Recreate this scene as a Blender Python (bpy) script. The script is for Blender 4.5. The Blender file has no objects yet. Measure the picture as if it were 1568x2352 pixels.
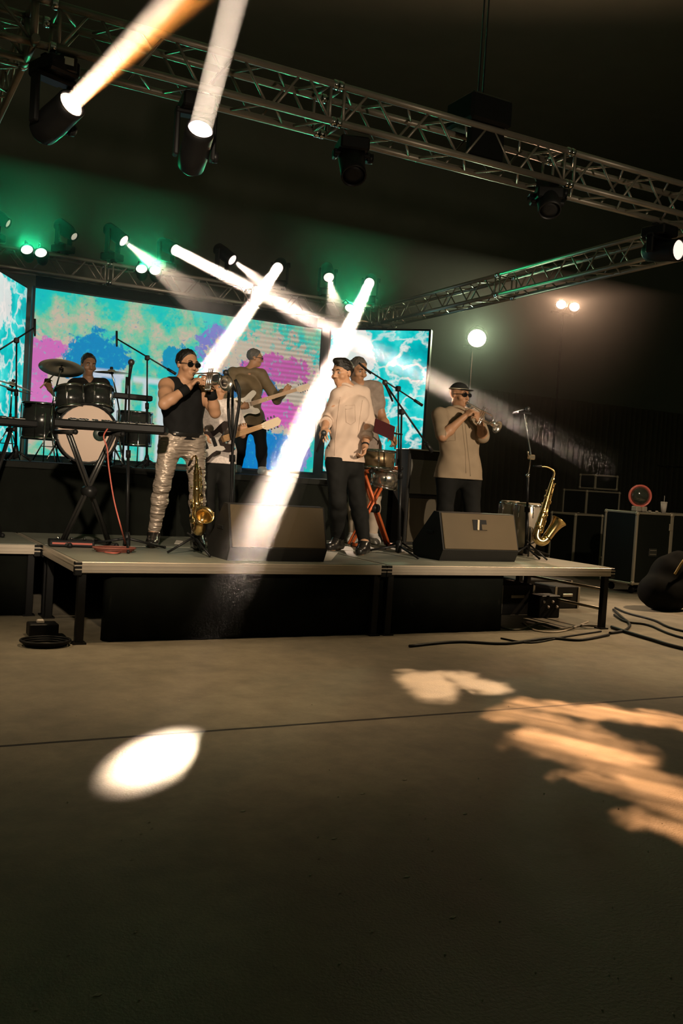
import bpy, math, random
import numpy as np
from mathutils import Vector, Matrix
sc = bpy.context.scene
COL = sc.collection
random.seed(7)
V = Vector
# ------------------------------------------------------------------ camera
FPX, YAW, PITCH, ROLL, HC = 2139.6, math.radians(28.12), math.radians(-2.106), math.radians(3.554), 1.24
_fw = V((math.sin(YAW)*math.cos(PITCH), math.cos(YAW)*math.cos(PITCH), math.sin(PITCH)))
_r0 = V((math.cos(YAW), -math.sin(YAW), 0)); _u0 = _r0.cross(_fw)
CR = math.cos(ROLL)*_r0 + math.sin(ROLL)*_u0
CU = -math.sin(ROLL)*_r0 + math.cos(ROLL)*_u0
CF = _fw
CP = V((0, 0, HC))
cam_d = bpy.data.cameras.new('camera'); cam = bpy.data.objects.new('camera', cam_d); COL.objects.link(cam)
cam_d.sensor_fit = 'VERTICAL'; cam_d.sensor_height = 36; cam_d.lens = FPX/2352*36
cam_d.clip_start = .05; cam_d.clip_end = 200
cam.matrix_world = Matrix(((CR.x, CU.x, -CF.x, CP.x), (CR.y, CU.y, -CF.y, CP.y), (CR.z, CU.z, -CF.z, CP.z), (0, 0, 0, 1)))
sc.camera = cam
def ray(px, py): return CR*((px-784)/FPX) - CU*((py-1176)/FPX) + CF
def at(px, py, Y):            # where the sight line through a pixel crosses the plane at depth Y
    d = ray(px, py); return CP + d*(Y/d.y)
def atz(px, py, Z):           # ... and a level plane
    d = ray(px, py); return CP + d*((Z-HC)/d.z)
# ------------------------------------------------------------------ colour management, world
sc.view_settings.view_transform = 'Standard'; sc.view_settings.look = 'None'
sc.view_settings.exposure = 0; sc.view_settings.gamma = 1; sc.view_settings.use_curve_mapping = False
sc.cycles.max_bounces = 4; sc.cycles.diffuse_bounces = 2; sc.cycles.glossy_bounces = 2
sc.cycles.transmission_bounces = 2; sc.cycles.volume_bounces = 0; sc.cycles.transparent_max_bounces = 6
sc.cycles.sample_clamp_indirect = 3; sc.cycles.sample_clamp_direct = 0
sc.cycles.caustics_reflective = False; sc.cycles.caustics_refractive = False
sc.cycles.use_denoising = True; sc.cycles.use_adaptive_sampling = True; sc.cycles.adaptive_threshold = .02; sc.cycles.adaptive_min_samples = 16
world = bpy.data.worlds.new('world'); sc.world = world; world.use_nodes = True
world.node_tree.nodes['Background'].inputs[0].default_value = (.034, .036, .022, 1)
world.node_tree.nodes['Background'].inputs[1].default_value = 1.0

# ------------------------------------------------------------------ the show's wash and house lamps out of view, plus added fills
def aim(o, d):
    o.rotation_euler = V(d).to_track_quat('-Z', 'Y').to_euler()
def spot(name, loc, target, power, color, angle, blend=.6, radius=.08):
    l = bpy.data.lights.new(name, 'SPOT'); l.energy = power; l.color = color
    l.spot_size = math.radians(angle); l.spot_blend = blend; l.shadow_soft_size = radius
    o = bpy.data.objects.new(name, l); COL.objects.link(o); o.location = loc
    aim(o, V(target)-V(loc)); return o
WARM = (1, .80, .58)
spot('front_wash_light', (.2, 1.2, 2.9), (2.6, 9.0, 1.5), 1700, WARM, 36, .7)
spot('front_wash_light', (5.2, .8, 2.9), (4.7, 9.0, 1.5), 1700, WARM, 36, .7)
spot('floor_fill', (2.0, 5.9, 3.4), (1.9, 5.4, 0), 260, (1, .70, .40), 74, 1.0)  # added pair of fills without fixtures, brightening the floor before the stage
spot('floor_fill', (5.4, 5.9, 3.4), (5.6, 5.6, 0), 230, (1, .70, .40), 74, 1.0)
spot('house_light', (-1.6, 7.2, 4.6), (.3, 5.8, 0), 330, (1, .74, .45), 60, 1.0)
spot('house_light', (10.0, 6.4, 4.6), (7.4, 6.2, 0), 1150, (1, .70, .42), 70, 1.0)
spot('truss_fill', (3.2, .3, 2.2), (4.2, 5.7, 3.75), 150, (1, .78, .55), 62, .8)  # added fill that lifts the front truss, no fixture behind it
spot('case_fill', (5.0, 2.0, 4.4), (10.0, 9.6, .9), 520, (1, .78, .52), 24, .8)  # added fill from front left to brighten the flight cases

# ------------------------------------------------------------------ helpers: materials
def srgb(r, g, b):
    f = lambda c: (c/255)/12.92 if c/255 <= .04045 else ((c/255+.055)/1.055)**2.4
    return (f(r), f(g), f(b))
MATS = {}
def mat(name, col, rough=.5, metal=0, emit=None, es=1, noise=0, nscale=8, bump=0, bscale=60, coat=0, spec=.5, bz=1, bd=.01):
    if name in MATS: return MATS[name]
    m = bpy.data.materials.new(name); m.use_nodes = True; nt = m.node_tree; b = nt.nodes['Principled BSDF']
    b.inputs['Base Color'].default_value = (*col, 1); b.inputs['Roughness'].default_value = rough
    b.inputs['Metallic'].default_value = metal; b.inputs['Coat Weight'].default_value = coat
    b.inputs['Specular IOR Level'].default_value = spec
    if emit: b.inputs['Emission Color'].default_value = (*emit, 1); b.inputs['Emission Strength'].default_value = es
    tc = nt.nodes.new('ShaderNodeTexCoord')
    n = nt.nodes.new('ShaderNodeTexNoise'); n.inputs['Scale'].default_value = nscale; n.inputs['Detail'].default_value = 4
    nt.links.new(tc.outputs['Object'], n.inputs['Vector'])
    if noise:
        r = nt.nodes.new('ShaderNodeMapRange'); r.inputs[3].default_value = 1-noise; r.inputs[4].default_value = 1+noise
        nt.links.new(n.outputs['Fac'], r.inputs[0])
        x = nt.nodes.new('ShaderNodeVectorMath'); x.operation = 'SCALE'; x.inputs[0].default_value = col
        nt.links.new(r.outputs[0], x.inputs['Scale']); nt.links.new(x.outputs[0], b.inputs['Base Color'])
    if bump:
        n2 = nt.nodes.new('ShaderNodeTexNoise'); n2.inputs['Scale'].default_value = bscale; n2.inputs['Detail'].default_value = 3
        mp = nt.nodes.new('ShaderNodeMapping'); mp.inputs['Scale'].default_value = (1, 1, bz); nt.links.new(tc.outputs['Object'], mp.inputs[0]); nt.links.new(mp.outputs[0], n2.inputs['Vector'])
        bp = nt.nodes.new('ShaderNodeBump'); bp.inputs['Strength'].default_value = bump; bp.inputs['Distance'].default_value = bd
        nt.links.new(n2.outputs['Fac'], bp.inputs['Height']); nt.links.new(bp.outputs[0], b.inputs['Normal'])
    MATS[name] = m; return m
black_plastic = mat('black_plastic', (.010, .010, .010), .5, spec=.2)
black_metal = mat('black_metal', (.011, .011, .011), .4, 0, spec=.25)
black_cloth = mat('black_cloth', (.008, .009, .007), .95, noise=.3, bump=.3, spec=.06)
aluminium = mat('aluminium', (.62, .60, .56), .38, .9, noise=.12)
truss_metal = mat('truss_metal', (.36, .32, .27), .4, .5, noise=.2)
chrome = mat('chrome', (.75, .74, .72), .14, 1)
brass = mat('brass', (.78, .55, .24), .2, 1)
silver = mat('silver_plate', (.86, .80, .74), .24, 1)
# ------------------------------------------------------------------ helpers: meshes
class MB:
    def __init__(s): s.v = []; s.f = []; s.sm = []
    def add(s, vs, fs, smooth=False):
        o = len(s.v); s.v += [tuple(p) for p in vs]; s.f += [tuple(i+o for i in f) for f in fs]; s.sm += [smooth]*len(fs); return s
    def box(s, c, d, rot=None, bev=0):
        x, y, z = [k/2 for k in d]; b = min(bev, x*.9, y*.9, z*.9) if bev else 0
        c = V(c); M = rot.to_matrix() if hasattr(rot, 'to_matrix') else (rot if rot else Matrix.Identity(3))
        if not b:
            vs = [V((i, j, k)) for i in (-x, x) for j in (-y, y) for k in (-z, z)]
            fs = [(0, 1, 3, 2), (4, 6, 7, 5), (0, 4, 5, 1), (2, 3, 7, 6), (0, 2, 6, 4), (1, 5, 7, 3)]
            return s.add([c+M@p for p in vs], fs)
        vs = []; idx = {}
        for i in (-1, 1):
            for j in (-1, 1):
                for k in (-1, 1):
                    for ax in range(3):
                        p = [i*(x-b), j*(y-b), k*(z-b)]; p[ax] = (i*x, j*y, k*z)[ax]
                        idx[(i, j, k, ax)] = len(vs); vs.append(V(p))
        fs = []
        q = ((-1, -1), (1, -1), (1, 1), (-1, 1))
        for ax in range(3):
            u, w = [(1, 2), (2, 0), (0, 1)][ax]
            for sg in (-1, 1):
                f = []
                for a, bb in q:
                    t = [0, 0, 0]; t[ax] = sg; t[u] = a; t[w] = bb; f.append(idx[(*t, ax)])
                fs.append(tuple(f) if sg > 0 else tuple(reversed(f)))
        for ax in range(3):
            u, w = [(1, 2), (2, 0), (0, 1)][ax]
            for a in (-1, 1):
                for bb in (-1, 1):
                    t1 = [0, 0, 0]; t2 = [0, 0, 0]; t1[ax] = -1; t2[ax] = 1
                    for t in (t1, t2): t[u] = a; t[w] = bb
                    f = (idx[(*t1, u)], idx[(*t2, u)], idx[(*t2, w)], idx[(*t1, w)])
                    fs.append(f if a*bb < 0 else tuple(reversed(f)))
        for i in (-1, 1):
            for j in (-1, 1):
                for k in (-1, 1):
                    f = (idx[(i, j, k, 0)], idx[(i, j, k, 1)], idx[(i, j, k, 2)])
                    fs.append(f if i*j*k > 0 else tuple(reversed(f)))
        return s.add([c+M@p for p in vs], fs)
    def tube(s, pts, r, n=8, closed=False, cap=True):
        pts = [V(p) for p in pts]; m = len(pts); rs = r if isinstance(r, (list, tuple)) else [r]*m
        vs = []; fs = []; prev = None
        for i, p in enumerate(pts):
            if closed: t = pts[(i+1) % m]-pts[i-1]
            else: t = pts[min(i+1, m-1)]-pts[max(i-1, 0)]
            t = t.normalized() if t.length > 1e-9 else V((0, 0, 1))
            if prev is None:
                a = t.cross(V((0, 0, 1)) if abs(t.z) < .9 else V((1, 0, 0))).normalized()
            else:
                a = prev-t*prev.dot(t); a = a.normalized() if a.length > 1e-6 else t.orthogonal().normalized()
            prev = a; b = t.cross(a)
            for k in range(n):
                th = 2*math.pi*k/n; vs.append(p+(a*math.cos(th)+b*math.sin(th))*rs[i])
        for i in range(m if closed else m-1):
            j = (i+1) % m
            for k in range(n): fs.append((i*n+k, i*n+(k+1) % n, j*n+(k+1) % n, j*n+k))
        s.add(vs, fs, True)
        if cap and not closed:
            o = len(s.v)-len(vs)
            s.f += [tuple(o+k for k in reversed(range(n))), tuple(o+(m-1)*n+k for k in range(n))]; s.sm += [False, False]
        return s
    def rod(s, a, b, r, n=8): return s.tube([a, b], r, n)
    def lathe(s, prof, c=(0, 0, 0), axis=(0, 0, 1), n=24, smooth=True):
        # prof: list of (radius, height along the axis)
        c = V(c); ax = V(axis).normalized(); a = ax.orthogonal().normalized(); b = ax.cross(a); vs = []; fs = []
        for r, h in prof:
            for k in range(n):
                th = 2*math.pi*k/n; vs.append(c+ax*h+(a*math.cos(th)+b*math.sin(th))*max(r, 1e-4))
        for i in range(len(prof)-1):
            for k in range(n): fs.append((i*n+k, i*n+(k+1) % n, (i+1)*n+(k+1) % n, (i+1)*n+k))
        return s.add(vs, fs, smooth)
    def poly(s, pts, n, th):       # extruded flat polygon
        pts = [V(p) for p in pts]; n = V(n).normalized()*th; m = len(pts)
        vs = pts+[p+n for p in pts]
        fs = [tuple(reversed(range(m))), tuple(range(m, 2*m))]+[(i, (i+1) % m, m+(i+1) % m, m+i) for i in range(m)]
        return s.add(vs, fs)
    def ball(s, c, r, n=12, sc3=(1, 1, 1), rot=None):
        c = V(c); M = rot if rot else Matrix.Identity(3); vs = []; fs = []; h = n//2
        for i in range(h+1):
            ph = math.pi*i/h
            for k in range(n):
                th = 2*math.pi*k/n
                vs.append(c+M@V((r*sc3[0]*math.sin(ph)*math.cos(th), r*sc3[1]*math.sin(ph)*math.sin(th), r*sc3[2]*math.cos(ph))))
        for i in range(h):
            for k in range(n): fs.append((i*n+k, (i+1)*n+k, (i+1)*n+(k+1) % n, i*n+(k+1) % n))
        return s.add(vs, fs, True)
    def build(s, name, m, parent=None, label=None, off=None):
        me = bpy.data.meshes.new(name)
        vs = s.v if off is None else [(a-off[0], b-off[1], c-off[2]) for a, b, c in s.v]
        me.from_pydata(vs, [], s.f); me.polygons.foreach_set('use_smooth', s.sm); me.materials.append(m); me.update()
        o = bpy.data.objects.new(name, me); COL.objects.link(o)
        if parent: o.parent = parent
        if label: o['label'] = label
        return o
def tag(o, label=None, cat=None, group=None, kind=None):
    for k, v in (('label', label), ('category', cat), ('group', group), ('kind', kind)):
        if v: o[k] = v
    return o
def thing(name, label, cat, loc=(0, 0, 0), rz=0, group=None):
    o = bpy.data.objects.new(name, None); COL.objects.link(o); o.location = loc; o.rotation_euler = (0, 0, rz)
    o.empty_display_size = .1
    return tag(o, label, cat, group)
def kids(o): return [c for c in COL.objects if c.parent == o]
def dup(root, loc=None, rz=None, label=None):
    r = root.copy(); COL.objects.link(r)
    if loc is not None: r.location = loc
    if rz is not None: r.rotation_euler = (0, 0, rz)
    if label: r['label'] = label
    for ch in kids(root):
        c = ch.copy(); COL.objects.link(c); c.parent = r
        for g in kids(ch):
            d = g.copy(); COL.objects.link(d); d.parent = c
    return r
def bez(pts, n=8):      # Catmull-Rom through the points
    pts = [V(p) for p in pts]; out = []
    for i in range(len(pts)-1):
        p0, p1, p2, p3 = pts[max(i-1, 0)], pts[i], pts[i+1], pts[min(i+2, len(pts)-1)]
        for k in range(n):
            t = k/n; out.append(.5*((2*p1)+(p2-p0)*t+(2*p0-5*p1+4*p2-p3)*t*t+(3*p1-p0-3*p2+p3)*t**3))
    out.append(pts[-1]); return out
# ------------------------------------------------------------------ the setting
def node_mat(name):
    m = bpy.data.materials.new(name); m.use_nodes = True; nt = m.node_tree; return m, nt, nt.nodes, nt.links, nt.nodes['Principled BSDF']
def floor_material():
    m, nt, N, L, b = node_mat('concrete_floor')
    tc = N.new('ShaderNodeTexCoord'); b.inputs['Specular IOR Level'].default_value = .25
    def noise(s, d=5, rough=.55):
        n = N.new('ShaderNodeTexNoise'); n.inputs['Scale'].default_value = s; n.inputs['Detail'].default_value = d
        n.inputs['Roughness'].default_value = rough; L.new(tc.outputs['Object'], n.inputs['Vector']); return n
    n1 = noise(.7, 6); n2 = noise(6, 6, .7); n3 = noise(90, 3)
    r = N.new('ShaderNodeValToRGB'); r.color_ramp.elements[0].position = .3; r.color_ramp.elements[1].position = .72
    r.color_ramp.elements[0].color = (.15, .135, .105, 1); r.color_ramp.elements[1].color = (.27, .235, .175, 1)
    L.new(n1.outputs['Fac'], r.inputs[0])
    mx = N.new('ShaderNodeMix'); mx.data_type = 'RGBA'; mx.blend_type = 'OVERLAY'; mx.inputs['Factor'].default_value = .55
    L.new(r.outputs[0], mx.inputs[6]); L.new(n2.outputs['Fac'], mx.inputs[7])
    # saw-cut joint running across the slab
    sp = N.new('ShaderNodeSeparateXYZ'); L.new(tc.outputs['Object'], sp.inputs[0])
    w = N.new('ShaderNodeMath'); w.operation = 'MULTIPLY_ADD'; w.inputs[1].default_value = .012; w.inputs[2].default_value = -JOINT_Y-.006
    n4 = noise(5, 4); L.new(n4.outputs['Fac'], w.inputs[0])
    sl = N.new('ShaderNodeMath'); sl.operation = 'MULTIPLY_ADD'; sl.inputs[1].default_value = JOINT_S; L.new(sp.outputs[0], sl.inputs[0]); L.new(w.outputs[0], sl.inputs[2])
    ad = N.new('ShaderNodeMath'); L.new(sp.outputs[1], ad.inputs[0]); L.new(sl.outputs[0], ad.inputs[1])
    ab = N.new('ShaderNodeMath'); ab.operation = 'ABSOLUTE'; L.new(ad.outputs[0], ab.inputs[0])
    lt = N.new('ShaderNodeMapRange'); lt.inputs[1].default_value = .010; lt.inputs[2].default_value = .017; L.new(ab.outputs[0], lt.inputs[0])
    m2 = N.new('ShaderNodeMix'); m2.data_type = 'RGBA'; m2.inputs[6].default_value = (.012, .01, .008, 1)
    L.new(lt.outputs[0], m2.inputs['Factor']); L.new(mx.outputs[2], m2.inputs[7]); L.new(m2.outputs[2], b.inputs['Base Color'])
    rr = N.new('ShaderNodeMapRange'); rr.inputs[3].default_value = .55; rr.inputs[4].default_value = .85; L.new(n2.outputs['Fac'], rr.inputs[0]); L.new(rr.outputs[0], b.inputs['Roughness'])
    bp = N.new('ShaderNodeBump'); bp.inputs['Strength'].default_value = .25; bp.inputs['Distance'].default_value = .01
    L.new(n3.outputs['Fac'], bp.inputs['Height']); L.new(bp.outputs[0], b.inputs['Normal'])
    return m
_a = atz(0, 1714, 0); _b = atz(1568, 1600, 0)
JOINT_S = -(_b.y-_a.y)/(_b.x-_a.x); JOINT_Y = _a.y+JOINT_S*_a.x
mb = MB(); mb.box((5, 7, -.1), (34, 26, .2)); tag(mb.build('floor', floor_material()), kind='structure')
dark_wall = mat('dark_wall', (.42, .44, .36), .95, spec=0, noise=.1, nscale=1.5)
mb = MB(); mb.box((5, 19.8, 4.7), (34, .3, 9.4)); tag(mb.build('wall_back', dark_wall), kind='structure')
mb = MB(); mb.box((21.9, 7, 4.7), (.2, 25.8, 9.4)); tag(mb.build('wall_right', dark_wall), kind='structure')
mb = MB(); mb.box((5, 7, 9.5), (34, 26, .2)); tag(mb.build('ceiling', dark_wall), kind='structure')
# pleated drape on the back wall, right of the stage
def drape(name, x0, x1, y, z0, z1, m, label, amp=.06, pitch=.17, dx=0, dy=0):
    n = int((x1-x0)/pitch*8); vs = []; fs = []
    for i in range(n+1):
        x = x0+(x1-x0)*i/n; yy = y+amp*math.sin(2*math.pi*(x-x0)/pitch)+.03*math.sin(5.1*x)
        vs += [(x, yy, z0), (x, yy+.01*math.sin(x*3), z1)]
    for i in range(n): fs.append((2*i, 2*i+2, 2*i+3, 2*i+1))
    mb = MB(); mb.add(vs, fs, True); o = mb.build(name, m)
    o.modifiers.new('thickness', 'SOLIDIFY').thickness = .006
    return tag(o, label, 'curtain')
drape_m = mat('grey_drape', (.16, .145, .10), .9, spec=.1, noise=.2)
drape('curtain', 11.4, 20.5, 16.2, .02, 3.3, drape_m, 'tall dark pleated curtain hanging at the back right of the stage')

# ------------------------------------------------------------------ stage decks
ST = .57
deck_top = mat('deck_plywood', (.20, .205, .165), .5, noise=.35, nscale=3, bump=.1)
deck_alu = mat('deck_rail', (.60, .52, .42), .42, .55, noise=.12, nscale=5)
def deck(x0, x1, y0, y1, z, label, group='stage deck modules', legs=((0, 0), (1, 0), (0, 1), (1, 1)), railh=.075):
    t = thing('stage_deck', label, 'stage deck', ((x0+x1)/2, (y0+y1)/2, 0), 0, group)
    w, d = (x1-x0)/2-.004, (y1-y0)/2-.004
    MB().box((0, 0, z-.012), (2*w-.05, 2*d-.05, .024)).build('deck_board', deck_top, t)
    mb = MB()
    for sx in (-1, 1):
        mb.box((sx*(w-.0125), 0, z-.008-railh/2+.004), (.025, 2*d, railh), None, .003)
        mb.box((sx*(w+.001), 0, z-.03), (.004, 2*d, .010))
    for sy in (-1, 1):
        mb.box((0, sy*(d-.0125), z-.008-railh/2+.004), (2*w-.05, .025, railh), None, .003)
        mb.box((0, sy*(d+.001), z-.028), (2*w, .005, .008)); mb.box((0, sy*(d+.001), z-.055), (2*w, .005, .008))
    mb.build('edge_rail', deck_alu, t)
    for sx in (-1, 1):
        for sy in (-1, 1): MB().box((sx*(w-.0235), sy*(d-.0235), z-.05), (.050, .050, .092), None, .004).build('corner_bracket', black_metal, t)
    for sx, sy in legs:
        px, py = (w-.06)*(2*sx-1), (d-.06)*(2*sy-1)
        MB().box((px, py, (z-.08)/2), (.055, .055, z-.08), None, .004).box((px, py, .006), (.09, .09, .012)).build('leg', black_metal, t)
    return t
D0, D1 = 6.32, 7.54
deck(1.38, 3.82, D0, D1, ST, 'front stage deck on the left under the silver trousers musician')
deck(3.82, 6.26, D0, D1, ST, 'front stage deck on the right under the wedge with the pale logo')
deck(1.38, 3.82, D1, 8.76, ST, 'rear stage deck on the left against the riser skirt')
deck(3.82, 6.26, D1, 8.76, ST, 'rear stage deck on the right under the orange stand')
deck(-1.06, 1.38, D1, 8.76, ST, 'side stage deck cut by the left picture edge')
# black skirt hung under the front edge
def skirt(name, pts, z0, z1, label, cat='stage skirt', amp=.012):
    pts = [V(p) for p in pts]; vs = []; fs = []; s = 0
    P = []
    for a, b in zip(pts, pts[1:]):
        n = max(2, int((b-a).length/.05))
        for i in range(n): P.append((a.lerp(b, i/n), (b-a).normalized()))
    P.append((pts[-1], (pts[-1]-pts[-2]).normalized()))
    for i, (p, t) in enumerate(P):
        nrm = V((t.y, -t.x, 0)); a = amp*math.sin(i*1.3)+amp*.6*math.sin(i*.41+1)
        vs += [(p.x, p.y, z1), (p.x+nrm.x*a, p.y+nrm.y*a, z0)]
    for i in range(len(P)-1): fs.append((2*i, 2*i+1, 2*i+3, 2*i+2))
    o = MB().add(vs, fs, True).build(name, black_cloth); o.modifiers.new('thickness', 'SOLIDIFY').thickness = .004
    return tag(o, label, cat)
skirt('stage_skirt', [(1.62, D0+.16, 0), (1.66, D0+.09, 0), (5.05, D0+.09, 0), (5.12, D0+.5, 0)], .004, ST-.085, 'black cloth skirt hung along the front of the stage')
skirt('stage_skirt', [(-1.0, D1+.06, 0), (1.30, D1+.06, 0)], .004, ST-.085, 'black cloth skirt under the side deck at the left')
# riser with the drums
RZ = 1.21
t = thing('drum_riser', 'tall black skirted riser carrying the drums and the big screens', 'riser', (2.4, 10.6, 0))
riser_top = mat('riser_top', (.010, .011, .009), .7, noise=.3, spec=.15)
MB().box((0, 0, RZ-.03), (7.4, 3.64, .06), None, .005).build('platform', riser_top, t)
mb = MB()
for sy in (-1, 1):
    n = 150; vs = []; fs = []
    for i in range(n+1):
        x = -3.68+7.36*i/n; y = sy*(1.80+.006*math.sin(i*1.7)); vs += [(x, y, RZ-.062), (x, y+sy*.008*math.sin(i*2.1), .004 if sy > 0 else .004)]
    for i in range(n): fs.append((2*i, 2*i+1, 2*i+3, 2*i+2))
    mb.add(vs, fs, True)
for sx in (-1, 1): mb.add([(sx*3.68, -1.80, .004), (sx*3.68, 1.80, .004), (sx*3.68, 1.80, RZ-.062), (sx*3.68, -1.80, RZ-.062)], [(0, 1, 2, 3)])
mb.build('skirt', black_cloth, t)

# ------------------------------------------------------------------ LED screens
def screen_mat(name, kind):
    m, nt, N, L, b = node_mat(name); tc = N.new('ShaderNodeTexCoord'); g = tc.outputs['Object']
    b.inputs['Base Color'].default_value = (.006, .006, .006, 1); b.inputs['Roughness'].default_value = .7; b.inputs['Specular IOR Level'].default_value = .04
    def noise(s, d=4, off=(0, 0, 0), sx=(1, 1, 1), rough=.55, dist=0):
        mp = N.new('ShaderNodeMapping'); mp.inputs['Location'].default_value = off; mp.inputs['Scale'].default_value = sx; L.new(g, mp.inputs[0])
        n = N.new('ShaderNodeTexNoise'); n.inputs['Scale'].default_value = s; n.inputs['Detail'].default_value = d; n.inputs['Roughness'].default_value = rough; n.inputs['Distortion'].default_value = dist
        L.new(mp.outputs[0], n.inputs['Vector']); return n.outputs['Fac']
    def ramp(fac, els):
        r = N.new('ShaderNodeValToRGB'); e = r.color_ramp.elements
        while len(e) < len(els): e.new(.5)
        for k, (p, c) in enumerate(els): e[k].position = p; e[k].color = (*c, 1)
        L.new(fac, r.inputs[0]); return r.outputs[0]
    def mix(f, a, bb, bt='MIX'):
        x = N.new('ShaderNodeMix'); x.data_type = 'RGBA'; x.blend_type = bt
        for s, v in (('Factor', f), (6, a), (7, bb)):
            if isinstance(v, (int, float)): x.inputs[s].default_value = v
            elif isinstance(v, tuple): x.inputs[s].default_value = (*v, 1)
            else: L.new(v, x.inputs[s])
        return x.outputs[2]
    def math_(op, a, bb=0., c=0.):
        x = N.new('ShaderNodeMath'); x.operation = op
        for i, v in enumerate((a, bb, c)):
            if isinstance(v, (int, float)): x.inputs[i].default_value = v
            else: L.new(v, x.inputs[i])
        return x.outputs[0]
    def band(v, lo, hi, soft=.02):   # 1 inside lo..hi
        r1 = N.new('ShaderNodeMapRange'); r1.inputs[1].default_value = lo-soft; r1.inputs[2].default_value = lo+soft; L.new(v, r1.inputs[0])
        r2 = N.new('ShaderNodeMapRange'); r2.inputs[1].default_value = hi-soft; r2.inputs[2].default_value = hi+soft; r2.inputs[3].default_value = 1; r2.inputs[4].default_value = 0; L.new(v, r2.inputs[0])
        return math_('MULTIPLY', r1.outputs[0], r2.outputs[0])
    sp = N.new('ShaderNodeSeparateXYZ'); L.new(g, sp.inputs[0]); X, Z = sp.outputs[0], sp.outputs[2]
    def blob(cx, cz, rx, rz, jag=.5, ns=5.5):   # ragged paint splash
        dx = math_('DIVIDE', math_('SUBTRACT', X, cx), rx); dz = math_('DIVIDE', math_('SUBTRACT', Z, cz), rz)
        d = math_('SQRT', math_('ADD', math_('MULTIPLY', dx, dx), math_('MULTIPLY', dz, dz)))
        n = noise(ns, 7, (cx*3.1, 0, cz*2.3), rough=.72)
        d = math_('MULTIPLY_ADD', math_('SUBTRACT', n, .5), jag*5.5, d)
        r = N.new('ShaderNodeMapRange'); r.inputs[1].default_value = .92; r.inputs[2].default_value = 1.06; r.inputs[3].default_value = 1; r.inputs[4].default_value = 0
        L.new(d, r.inputs[0]); return r.outputs[0]
    if kind == 'water':
        vo = N.new('ShaderNodeTexVoronoi'); vo.feature = 'DISTANCE_TO_EDGE'; vo.inputs['Scale'].default_value = 3.4
        mp = N.new('ShaderNodeMapping'); mp.inputs['Scale'].default_value = (1, 1, 1.25); L.new(g, mp.inputs[0])
        nn = N.new('ShaderNodeTexNoise'); nn.inputs['Scale'].default_value = 3.5; nn.inputs['Detail'].default_value = 5; L.new(mp.outputs[0], nn.inputs['Vector'])
        ad = N.new('ShaderNodeMix'); ad.data_type = 'RGBA'; ad.inputs['Factor'].default_value = .35; L.new(mp.outputs[0], ad.inputs[6]); L.new(nn.outputs['Color'], ad.inputs[7])
        L.new(ad.outputs[2], vo.inputs['Vector'])
        edge = N.new('ShaderNodeMapRange'); edge.inputs[1].default_value = 0; edge.inputs[2].default_value = .085; edge.inputs[3].default_value = 1; edge.inputs[4].default_value = 0
        L.new(vo.outputs['Distance'], edge.inputs[0])
        base = ramp(noise(2.2, 6), [(.32, srgb(0, 150, 160)), (.5, srgb(0, 196, 196)), (.62, srgb(70, 222, 216)), (.75, srgb(190, 240, 235))])
        e2 = math_('MULTIPLY', edge.outputs[0], noise(1.7, 3)); e2 = math_('MULTIPLY', e2, 1.5)
        c = mix(e2, base, srgb(240, 240, 232))
        big = blob(WHITE[0], WHITE[1], WHITE[2], WHITE[3], .5, 2.6)
        c = mix(math_('MULTIPLY', big, .75), c, srgb(246, 232, 226)); st = 1.0
    else:
        beige = srgb(206, 190, 168)
        c = ramp(noise(1.6, 7, (3, 0, 1), rough=.68), [(.36, srgb(0, 196, 200)), (.47, srgb(30, 205, 190)), (.53, srgb(120, 205, 165)), (.62, beige)])
        c = mix(blob(-1.7, -.05, .55, .50, .35), c, beige)
        c = mix(blob(-1.55, -.55, .35, .45, .3), c, beige)
        c = mix(blob(-1.78, .05, .33, .38, .4), c, srgb(214, 110, 190))
        c = mix(blob(-1.86, -.42, .20, .35, .4), c, srgb(222, 120, 195))
        c = mix(blob(-1.52, .0, .22, .25, .3), c, beige)
        c = mix(blob(-1.18, .22, .40, .36, .42), c, srgb(0, 138, 196))
        c = mix(blob(-1.72, -.62, .28, .12, .5), c, srgb(40, 90, 200))
        c = mix(blob(-.1, .33, .26, .2, .5), c, srgb(0, 150, 190))
        c = mix(blob(.42, .55, .30, .30, .45), c, srgb(130, 130, 205))
        c = mix(blob(1.15, .05, .95, .85, .35), c, beige)
        c = mix(blob(1.28, .38, .55, .2, .5), c, srgb(205, 95, 175))
        c = mix(blob(.85, .1, .45, .26, .5), c, srgb(55, 115, 170))
        c = mix(blob(1.2, -.22, .55, .2, .5), c, srgb(222, 95, 190))
        c = mix(blob(.85, -.78, .85, .34, .4), c, srgb(0, 130, 205))
        c = mix(blob(.35, -.92, .22, .14, .5), c, srgb(20, 205, 175))
        c = mix(blob(1.66, -.80, .22, .24, .4), c, srgb(150, 150, 215))
        sprk = noise(11, 8, (1, 0, 4), rough=.75)
        r = N.new('ShaderNodeMapRange'); r.inputs[1].default_value = .56; r.inputs[2].default_value = .60; L.new(sprk, r.inputs[0])
        c = mix(math_('MULTIPLY', r.outputs[0], .55), c, srgb(60, 205, 195))
        r = N.new('ShaderNodeMapRange'); r.inputs[1].default_value = .40; r.inputs[2].default_value = .37; L.new(sprk, r.inputs[0])
        c = mix(math_('MULTIPLY', r.outputs[0], .6), c, srgb(20, 120, 190))
        # pale classical columns of the backdrop picture
        col = math_('ADD', math_('ADD', band(X, -.93, -.84), band(X, -.79, -.72)), math_('ADD', band(X, -.56, -.50), band(X, -.36, -.24)))
        col = math_('MULTIPLY', math_('MINIMUM', col, 1), band(Z, -1.0, .02))
        cap = math_('MULTIPLY', band(X, -1.25, -.80), band(Z, .02, .12)); cap2 = math_('MULTIPLY', band(X, -.70, -.2), band(Z, .0, .07))
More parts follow.
